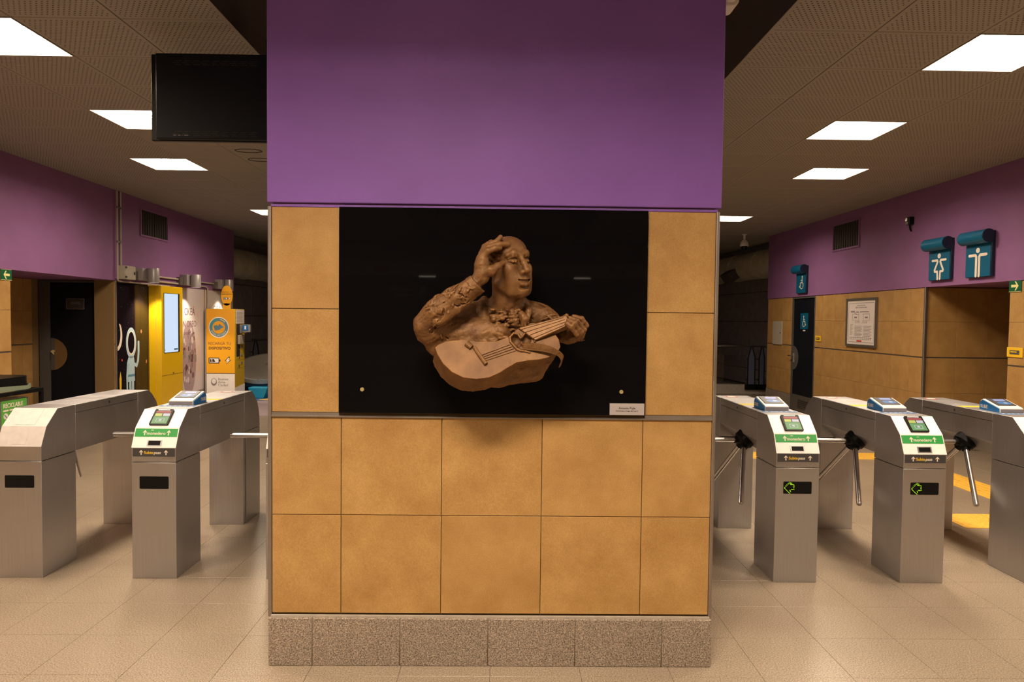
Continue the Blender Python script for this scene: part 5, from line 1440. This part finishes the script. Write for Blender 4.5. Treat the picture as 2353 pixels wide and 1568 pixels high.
fig.folds([(-0.3210, 2.6050, 1.5197), (-0.2617, 2.5800, 1.5738), (-0.1925, 2.5650, 1.6256), (-0.1328, 2.5580, 1.6651)], [0.048, 0.053, 0.048, 0.044], 75, 21)
fig.folds([(-0.1311, 2.7200, 1.5532), (-0.2268, 2.6800, 1.5075), (-0.3088, 2.6200, 1.4988)], [0.070, 0.066, 0.058], 30, 22, 0.003)
fig.folds([(0.1222, 2.7200, 1.5815), (0.1884, 2.7000, 1.5478), (0.2366, 2.6700, 1.5217)], [0.045, 0.045, 0.035], 24, 23, 0.003)
fig.folds([(0.2405, 2.7100, 1.4924), (0.2708, 2.6850, 1.4825), (0.3061, 2.6500, 1.4909)], [0.040, 0.034, 0.028], 12, 24, 0.003)
# ---- wrist, palm and five fingers on the head
fig.cap([(-0.1193, 2.5560, 1.6804), (-0.0889, 2.5530, 1.7162)], [0.028, 0.030], 0.008)
fig.cap([(-0.0889, 2.5530, 1.7128), (-0.0875, 2.5500, 1.7532), (-0.0812, 2.5530, 1.7906)], [0.031, 0.029, 0.021], 0.010)
fig.cap([(-0.0993, 2.5530, 1.7313), (-0.0930, 2.5550, 1.7822)], [0.018, 0.016], 0.010)
fig.cap([(-0.0810, 2.5460, 1.7917), (-0.0625, 2.5400, 1.8115), (-0.0357, 2.5450, 1.8224), (-0.0172, 2.5560, 1.8255)], [0.0140, 0.0125, 0.0110, 0.0090], 0.004)
fig.cap([(-0.0849, 2.5620, 1.7982), (-0.0596, 2.5540, 1.8265), (-0.0190, 2.5560, 1.8390), (0.0115, 2.5680, 1.8425)], [0.0140, 0.0130, 0.0115, 0.0095], 0.004)
fig.cap([(-0.0890, 2.5800, 1.8050), (-0.0635, 2.5740, 1.8388), (-0.0313, 2.5780, 1.8516), (-0.0161, 2.5860, 1.8715)], [0.0135, 0.0125, 0.0110, 0.0095], 0.004)
fig.cap([(-0.0913, 2.5980, 1.8051), (-0.0779, 2.6000, 1.8347), (-0.0524, 2.6060, 1.8546)], [0.0125, 0.0115, 0.0095], 0.004)
fig.cap([(-0.0768, 2.5400, 1.7256), (-0.0512, 2.5220, 1.7347), (-0.0247, 2.5320, 1.7525), (-0.0047, 2.5620, 1.7687)], [0.021, 0.0175, 0.0125, 0.0090], 0.008)

# ---- head: local frame r (the sitter's left cheek towards the wall side), f forward, u up
HC = np.array((0.0163, 2.6550, 1.7787), np.float32)
ya = math.radians(35); ti = math.radians(6)
fv = np.array([math.sin(ya), -math.cos(ya), 0.0]); rv = np.array([math.cos(ya), math.sin(ya), 0.0]); uv = np.array([0, 0, 1.0])
fv, uv = fv*math.cos(ti)+uv*math.sin(ti), uv*math.cos(ti)-fv*math.sin(ti)
ro = math.radians(5)
rv, uv = rv*math.cos(ro)+uv*math.sin(ro), uv*math.cos(ro)-rv*math.sin(ro)
HM = np.stack([rv, fv, uv], 1).astype(np.float32)
def h(r, f, u): return HC+(HM @ np.array([r, f, u], np.float32))
fig.ell(h(0, -0.018, 0.022), (0.078, 0.097, 0.084), 0.01, rot=HM)
fig.ell(h(0, 0.030, 0.028), (0.064, 0.058, 0.066), 0.02, rot=HM)
fig.ell(h(0, 0.018, -0.060), (0.061, 0.064, 0.078), 0.022, rot=HM)
fig.cap([h(-0.056, -0.010, -0.085), h(-0.034, 0.045, -0.122), h(0, 0.066, -0.128), h(0.034, 0.045, -0.122), h(0.056, -0.010, -0.085)], [0.017, 0.018, 0.020, 0.018, 0.017], 0.025)
fig.ell(h(0, 0.074, -0.124), (0.024, 0.018, 0.019), 0.012, rot=HM)
for q in (-1, 1):
    fig.ell(h(q*0.041, 0.060, -0.038), (0.024, 0.024, 0.026), 0.02, rot=HM)          # cheek
    fig.ell(h(q*0.036, 0.060, -0.082), (0.020, 0.018, 0.026), 0.03, rot=HM)
    fig.ell(h(q*0.031, 0.096, 0.001), (0.022, 0.018, 0.0135), 0.012, 's', rot=HM)      # socket
    fig.ell(h(q*0.031, 0.0745, -0.001), (0.0150, 0.0125, 0.0120), 0.003, rot=HM)         # eyeball
    fig.cap([h(q*0.049, 0.068, 0.002), h(q*0.038, 0.0865, 0.0095), h(q*0.026, 0.0885, 0.0095), h(q*0.015, 0.083, 0.002)], [0.0018, 0.0027, 0.0027, 0.0018], 0.003)
    fig.cap([h(q*0.048, 0.069, -0.005), h(q*0.038, 0.0830, -0.0110), h(q*0.026, 0.0850, -0.0110), h(q*0.016, 0.081, -0.005)], [0.0022, 0.0034, 0.0034, 0.0022], 0.004)
    fig.cap([h(q*0.045, 0.078, 0.0005), h(q*0.032, 0.0865, 0.0018), h(q*0.019, 0.085, 0.0005)], [0.0032, 0.0055, 0.0032], 0.002, 's')
    fig.cap([h(q*0.052, 0.069, 0.017), h(q*0.032, 0.086, 0.024), h(q*0.014, 0.088, 0.018)], [0.0040, 0.0058, 0.0045], 0.016)   # brow
    fig.cap([h(q*0.030, 0.084, -0.018), h(q*0.044, 0.076, -0.016), h(q*0.056, 0.062, -0.010)], [0.0018, 0.0022, 0.0015], 0.005, 's')
fig.cap([h(0, 0.086, 0.012), h(0, 0.104, -0.022), h(0, 0.115, -0.049)], [0.0085, 0.0095, 0.0115], 0.012)  # nose
fig.ell(h(0, 0.116, -0.052), (0.0105, 0.0105, 0.0095), 0.008, rot=HM)
for q in (-1, 1):
    fig.ell(h(q*0.0135, 0.103, -0.055), (0.0085, 0.0115, 0.0080), 0.006, rot=HM)
    fig.ell(h(q*0.0075, 0.108, -0.0635), (0.0040, 0.0055, 0.0040), 0.003, 's', rot=HM)
fig.ell(h(0, 0.078, -0.082), (0.030, 0.020, 0.022), 0.03, rot=HM)
fig.cap([h(-0.029, 0.077, -0.080), h(-0.016, 0.095, -0.084), h(0, 0.101, -0.0835), h(0.016, 0.095, -0.084), h(0.029, 0.077, -0.080)], [0.0025, 0.0048, 0.0050, 0.0048, 0.0025], 0.006)
fig.cap([h(-0.027, 0.077, -0.086), h(-0.014, 0.091, -0.101), h(0, 0.096, -0.104), h(0.014, 0.091, -0.101), h(0.027, 0.077, -0.086)], [0.003, 0.0062, 0.0068, 0.0062, 0.003], 0.006)
fig.cap([h(-0.030, 0.084, -0.0815), h(-0.016, 0.099, -0.0905), h(0, 0.105, -0.0930), h(0.016, 0.099, -0.0905), h(0.030, 0.084, -0.0815)], [0.0030, 0.0055, 0.0062, 0.0055, 0.0030], 0.003, 's')
fig.cap([h(-0.016, 0.088, -0.116), h(0.016, 0.088, -0.116)], 0.0045, 0.010, 's')
for q in (-1, 1):
    fig.ell(h(q*0.079, -0.012, -0.022), (0.009, 0.021, 0.034), 0.006, rot=HM)
    fig.ell(h(q*0.086, -0.006, -0.020), (0.006, 0.012, 0.020), 0.004, 's', rot=HM)
# short curly hair: band of relief round the sides and crown
hs = np.random.RandomState(4)
for i in range(230):
    a = hs.uniform(-2.6, -0.35) if i % 3 else hs.uniform(0.35, 2.6)
    el = hs.uniform(-0.35, 0.75)
    r, f, u = 0.079*math.cos(el)*math.sin(a), -0.018-0.097*math.cos(el)*(-math.cos(a))*0.98, 0.022+0.085*math.sin(el)
    if f > 0.034 or u < -0.03: continue
    fig.ell(h(r*1.03, f*1.02, u*1.02), (0.0085, 0.0085, 0.0065), 0.003, rot=HM)
# neck
fig.cap([h(0, -0.030, -0.075), (0.0146, 2.6900, 1.6264), (0.0100, 2.7150, 1.5639)], [0.060, 0.059, 0.072], 0.02)
fig.cap([h(-0.018, 0.030, -0.135), (0.0253, 2.6400, 1.5865)], [0.012, 0.012], 0.02)
# collar edges
fig.cap([(-0.0834, 2.7350, 1.6266), (-0.0880, 2.6650, 1.5855), (-0.0654, 2.6350, 1.5275), (-0.0508, 2.6250, 1.4928)], [0.016, 0.014, 0.012, 0.008], 0.016)
fig.cap([(0.0764, 2.7200, 1.6280), (0.1002, 2.6650, 1.5824), (0.0962, 2.6350, 1.5293)], [0.014, 0.013, 0.008], 0.016)
# lapel cord
fig.cap([(-0.0990, 2.6400, 1.5394), (-0.0888, 2.6120, 1.4979), (-0.0725, 2.6000, 1.4584), (-0.0617, 2.5920, 1.4432)], [0.0045, 0.0045, 0.005, 0.007], 0.003)
# ruffled neckerchief
js_ = np.random.RandomState(9); RC = np.array((0.0222, 2.6220, 1.5408)); RD = np.array((-0.0188, 2.6000, 1.4642))
for i in range(90):
    px, py = js_.uniform(1132, 1206), js_.uniform(712, 765)
    if (px-1170)/40 > 1.0-((py-738)/40)**2+0.05: continue
    r = js_.uniform(0.006, 0.013)
    fig.ell(RC+np.array([(px-1170)*0.00174, 0.0006*abs(py-735), (738-py)*0.00174]), (r*js_.uniform(0.8, 1.8), r*1.3, r*js_.uniform(0.5, 0.9)), 0.003)
fig.cap([(0.0704, 2.6100, 1.5692), (0.0860, 2.5980, 1.5468), (0.0776, 2.6000, 1.5242)], [0.014, 0.016, 0.012], 0.005)
fig.cap([(0.0841, 2.5900, 1.5347), (0.0878, 2.5900, 1.5175)], 0.006, 0.003)
for i in range(10):
    px, py = js_.uniform(1128, 1165), js_.uniform(765, 800)
    fig.ell(RD+np.array([(px-1146)*0.00174, 0, (782-py)*0.00174]), (0.014, 0.010, 0.008), 0.006)
# ---- other sleeve, forearm and the hand on the fingerboard
fig.cap([(0.2378, 2.7200, 1.4921), (0.2708, 2.6850, 1.4825), (0.3061, 2.6500, 1.4909)], [0.040, 0.034, 0.028], 0.012)
fig.cap([(0.1222, 2.7200, 1.5815), (0.1884, 2.7000, 1.5478), (0.2355, 2.6600, 1.5325)], [0.034, 0.032, 0.018], 0.014)
fig.ell((0.3046, 2.6250, 1.5195), (0.034, 0.030, 0.034), 0.010)
fig.cap([(0.2769, 2.5850, 1.5611), (0.3072, 2.5780, 1.5528), (0.3266, 2.5920, 1.5271)], [0.0095, 0.0125, 0.0125], 0.005)
fig.cap([(0.2618, 2.5720, 1.5557), (0.2900, 2.5620, 1.5441), (0.3165, 2.5780, 1.5116)], [0.0095, 0.0120, 0.0125], 0.004)
fig.cap([(0.2521, 2.5600, 1.5471), (0.2769, 2.5500, 1.5338), (0.3049, 2.5660, 1.5014)], [0.0090, 0.0115, 0.0120], 0.004)
fig.cap([(0.2464, 2.5520, 1.5351), (0.2646, 2.5440, 1.5201), (0.2874, 2.5620, 1.4927)], [0.0085, 0.0105, 0.0115], 0.004)
fig.cap([(0.2074, 2.6400, 1.5305), (0.2313, 2.6150, 1.5484), (0.2506, 2.6000, 1.5643)], [0.016, 0.013, 0.010], 0.008)
# ---- rough tool marks and folds on the cloth, finer ones elsewhere
sl, Pn = fig.region(fig.lo, fig.lo+fig.h*fig.n)
A = fig.F
band = np.abs(A) < 0.012
pp = Pn[band]
hd = np.linalg.norm(pp-HC, axis=-1)
cloth = np.clip((hd-0.145)/0.03, 0, 1)
am = 0.0010+0.0052*cloth
dd = pp @ np.array([[0.32, 0, -0.6], [0, 1, 0], [0.24, 0, 0.8]], np.float32)
A[band] += (am*(noise3(dd, 30, 1)+0.7*noise3(dd, 75, 2)+0.25*noise3(pp, 150, 3))).astype(np.float32)
fig.op((-0.4897, 2.8750, 1.1271), (0.4767, 2.9900, 2.0170), lambda Q: 2.8625-Q[..., 1], 0.002, 's', pad=0.1)
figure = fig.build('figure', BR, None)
del fig, A, Pn, pp

# ---- guitar: soundboard outline swept back and down
G0 = np.array((-0.2687, 2.5750, 1.4314)); e1 = np.array((0.2109, 2.5605, 1.4372))-G0; e1 /= np.linalg.norm(e1)
up_ = np.array((-0.0989, 2.6014, 1.5014))-np.array((-0.0944, 2.5238, 1.3343)); e2 = up_-e1*(up_ @ e1); e2 /= np.linalg.norm(e2)
gn = np.cross(e1, e2); gn = gn if gn[1] < 0 else -gn
outline = [(-0.2705, 2.5758, 1.4331), (-0.2588, 2.5631, 1.4064), (-0.2348, 2.5462, 1.3719), (-0.1993, 2.5307, 1.3411), (-0.1546, 2.5196, 1.3206), (-0.1022, 2.5150, 1.3148), (-0.0536, 2.5165, 1.3219), (-0.0118, 2.5236, 1.3403), (0.0200, 2.5317, 1.3603), (0.0521, 2.5391, 1.3787), (0.0945, 2.5416, 1.3875), (0.1386, 2.5418, 1.3914), (0.1761, 2.5445, 1.4001), (0.2105, 2.5520, 1.4188), (0.2264, 2.5623, 1.4424),
           (0.2203, 2.5758, 1.4710), (0.2021, 2.5890, 1.4981), (0.1749, 2.6010, 1.5218), (0.1404, 2.6084, 1.5353), (0.0952, 2.6098, 1.5347), (0.0570, 2.6006, 1.5118), (0.0260, 2.5880, 1.4823), (-0.0289, 2.5802, 1.4613), (-0.0978, 2.5823, 1.4605), (-0.1670, 2.5876, 1.4664), (-0.2271, 2.5863, 1.4589), (-0.2575, 2.5817, 1.4467)]
ol2 = np.array([[(np.array(p)-G0) @ e1, (np.array(p)-G0) @ e2] for p in outline], np.float32)
swe = np.array([-0.020, 0.110, -0.062])
gv = Vol(np.array((-0.3252, 2.4600, 1.1995))-0.01, np.array((0.2568, 2.7000, 1.5576))+0.01, H_)
def guitar_sdf(Pq):
    s = ((Pq-G0) @ gn)/(swe @ gn)
    q = Pq-G0-s[..., None]*swe
    x, y = q @ e1, q @ e2
    d = np.full(x.shape, 1e9); inside = np.zeros(x.shape, bool)
    n = len(ol2)
    for i in range(n):
        a, b = ol2[i], ol2[(i+1) % n]
        ex, ey = b-a; t = np.clip(((x-a[0])*ex+(y-a[1])*ey)/(ex*ex+ey*ey), 0, 1)
        d = np.minimum(d, (x-a[0]-t*ex)**2+(y-a[1]-t*ey)**2)
        c = ((a[1] <= y) != (b[1] <= y))
        xi = a[0]+(y-a[1])/np.where(abs(ey) < 1e-9, 1e-9, ey)*ex
        inside ^= c & (x < xi)
    d2 = np.sqrt(d)*np.where(inside, -1, 1)
    L = abs(swe @ gn)
    dz = np.abs(s-0.5)*L-0.5*L
    return np.maximum(d2, dz)
gv.op(gv.lo, gv.lo+gv.h*gv.n, guitar_sdf, 0.002, pad=0.0)
gv.F += 0.0008
# heart-shaped torn sound hole
gv.ell(np.array((0.0502, 2.5802, 1.4673))+gn*0.0, (0.022, 0.022, 0.024), 0.004, 's')
gv.ell(np.array((0.0897, 2.5798, 1.4695))+gn*0.0, (0.021, 0.022, 0.022), 0.004, 's')
gv.ell(np.array((0.0691, 2.5671, 1.4405))+gn*0.0, (0.016, 0.018, 0.016), 0.006, 's')
off = gn*0.003
gv.cap([np.array((0.0674, 2.5820, 1.4726))+off, np.array((0.0570, 2.5895, 1.4878))+off, np.array((0.0397, 2.5916, 1.4910))+off, np.array((0.0260, 2.5849, 1.4755))+off, np.array((0.0279, 2.5769, 1.4586))+off, np.array((0.0451, 2.5670, 1.4385))+off, np.array((0.0571, 2.5612, 1.4269))+off], 0.0042, 0.003)
gv.cap([np.array((0.0571, 2.5628, 1.4303))+off, np.array((0.0691, 2.5593, 1.4237))+off, np.array((0.0879, 2.5580, 1.4223))+off, np.array((0.1032, 2.5552, 1.4175))+off], [0.0045, 0.004, 0.004, 0.003], 0.003)
gv.cap([np.array((0.0725, 2.5835, 1.4761))+off, np.array((0.0846, 2.5902, 1.4916))+off, np.array((0.1054, 2.5888, 1.4901))+off, np.array((0.1207, 2.5812, 1.4749))+off, np.array((0.1240, 2.5740, 1.4597))+off], 0.0036, 0.003)
# torn slit in the lower side
gv.cap([(0.0593, 2.6000, 1.3155), (0.1026, 2.6000, 1.3281), (0.1546, 2.6000, 1.3391)], [0.006, 0.011, 0.006], 0.01, 's')
sl, Pn = gv.region(gv.lo, gv.lo+gv.h*gv.n); band = np.abs(gv.F) < 0.01; pp = Pn[band]
depth = (pp-G0) @ (-gn)
rough_ = np.where(depth > 0.012, 0.0030, 0.0008)*np.where(pp[:, 0] > (0.0155, 2.6000, 1.3464)[0], 1.5, 0.8)
gv.F[band] += (rough_*(noise3(pp, 36, 5)+0.6*noise3(pp, 100, 6))).astype(np.float32)
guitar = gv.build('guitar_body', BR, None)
del gv, Pn, pp
for o in (figure, guitar):
    o.parent = bust; o.matrix_parent_inverse = Matrix.Translation(-Vector(BL))
def bust_part(mb, name, parent=None, **k):
    o = mb.build(name, BR2, None, **k); o.parent = parent or bust
    if parent is None: o.matrix_parent_inverse = Matrix.Translation(-Vector(BL))
    else: o.matrix_parent_inverse = Matrix.Translation(-Vector(BL))
    return o
# neck with fingerboard
a0, a1, b0, b1 = Vector((0.0586, 2.5961, 1.5118)), Vector((0.1256, 2.5711, 1.4631)), Vector((0.2475, 2.5852, 1.5647)), Vector((0.2655, 2.5686, 1.5303))
th = Vector(gn*0.022)
dn = Vector((-0.004, 0.030, -0.016))
bust_part(MB().add([a0+th*0.3, a1+th*0.3, b1+th*0.2, b0+th*0.2, a0+dn*0.2, a1+dn*0.2, b1+dn*1.2, b0+dn*1.2], [(0, 1, 2, 3), (7, 6, 5, 4), (0, 4, 5, 1), (1, 5, 6, 2), (2, 6, 7, 3), (3, 7, 4, 0)]), 'guitar_neck', bevel=0.003)
# bridge
bust_part(MB().tube([Vector((-0.1144, 2.5675, 1.4366)), Vector((-0.0965, 2.5536, 1.4105)), Vector((-0.0667, 2.5351, 1.3728))], [0.0075, 0.0078, 0.0085], 10), 'bridge', smooth=True)
bust_part(MB().tube([Vector((-0.1440, 2.5772, 1.4506)), Vector((-0.1246, 2.5679, 1.4344))], [0.014, 0.011], 10), 'bridge_lump', smooth=True)
# strings
for k, (p0, p1) in enumerate(((Vector((-0.0912, 2.5539, 1.4043)), Vector((0.0261, 2.5705, 1.4493))), (Vector((-0.0853, 2.5506, 1.3977)), Vector((0.0342, 2.5666, 1.4415))), (Vector((-0.0795, 2.5474, 1.3911)), Vector((0.0422, 2.5627, 1.4338))), (Vector((-0.0737, 2.5441, 1.3846)), Vector((0.0502, 2.5589, 1.4260))))):
    bust_part(MB().tube([p0, p1], 0.0014, 5), 'guitar_string')
    q0 = a0.lerp(a1, 0.15+0.23*k)+th*0.36; q1 = b0.lerp(b1, 0.15+0.23*k)+th*0.26
    bust_part(MB().tube([q0, q0.lerp(q1, 0.92)], 0.0015, 5), 'guitar_string')
# curling ribbon with raised letters
rp = [(0.0792, 2.5613, 1.4432), (0.1114, 2.5508, 1.4419), (0.1503, 2.5392, 1.4390), (0.1892, 2.5290, 1.4295), (0.2164, 2.5290, 1.4173), (0.2285, 2.5375, 1.4033), (0.2324, 2.5525, 1.3883), (0.2244, 2.5678, 1.3732)]
rp = [Vector(p) for p in rp]
wv = Vector((0.004, -0.002, 0.0138))
mb = MB(); vs = []
fine = []
for i in range(len(rp)-1):
    for j in range(4):
        t = j/4; fine.append(rp[i].lerp(rp[i+1], t))
fine.append(rp[-1])
for _ in range(2): fine = [fine[0]]+[(fine[i-1]+fine[i]*2+fine[i+1])/4 for i in range(1, len(fine)-1)]+[fine[-1]]
for i, p in enumerate(fine):
    d = (fine[min(i+1, len(fine)-1)]-fine[max(i-1, 0)]).normalized(); n = d.cross(wv).normalized()
    if n.y > 0 and i < 20: n = -n
    w_ = wv*(0.9+0.15*math.sin(i*0.3))
    vs += [p-w_+n*0.0018, p+w_+n*0.0018, p+w_-n*0.0018, p-w_-n*0.0018]
fs = []
for i in range(len(fine)-1):
    for k in range(4): fs.append((i*4+k, i*4+(k+1) % 4, i*4+4+(k+1) % 4, i*4+4+k))
fs += [(0, 3, 2, 1), tuple(len(vs)-4+k for k in range(4))]
rib = bust_part(MB().add(vs, fs), 'ribbon', smooth=True, angle=0.7)
s_ = 'AGUAS BATANTO'
for k, c in enumerate(s_):
    if c == ' ': continue
    i = 3+k*1.1
    p = fine[int(i)].lerp(fine[int(i)+1], i-int(i)); d = (fine[int(i)+2]-fine[int(i)]).normalized()
    o = text('lettering', c, 0.020, BR2, None, (0, 0, 0), bold=0.03, depth=0.0016)
    n = wv.cross(d).normalized(); n = n if n.y < 0 else -n
    z = n.cross(d).normalized(); z = z if z.z > 0 else -z
    x = z.cross(n).normalized(); x = x if x.x > 0 else -x
    o.parent = rib; o.matrix_parent_inverse = Matrix.Identity(4)
    Mw = Matrix(((x.x, z.x, n.x, 0), (x.y, z.y, n.y, 0), (x.z, z.z, n.z, 0), (0, 0, 0, 1)))
    Mw.translation = p+n*0.0022
    o.matrix_basis = Mw
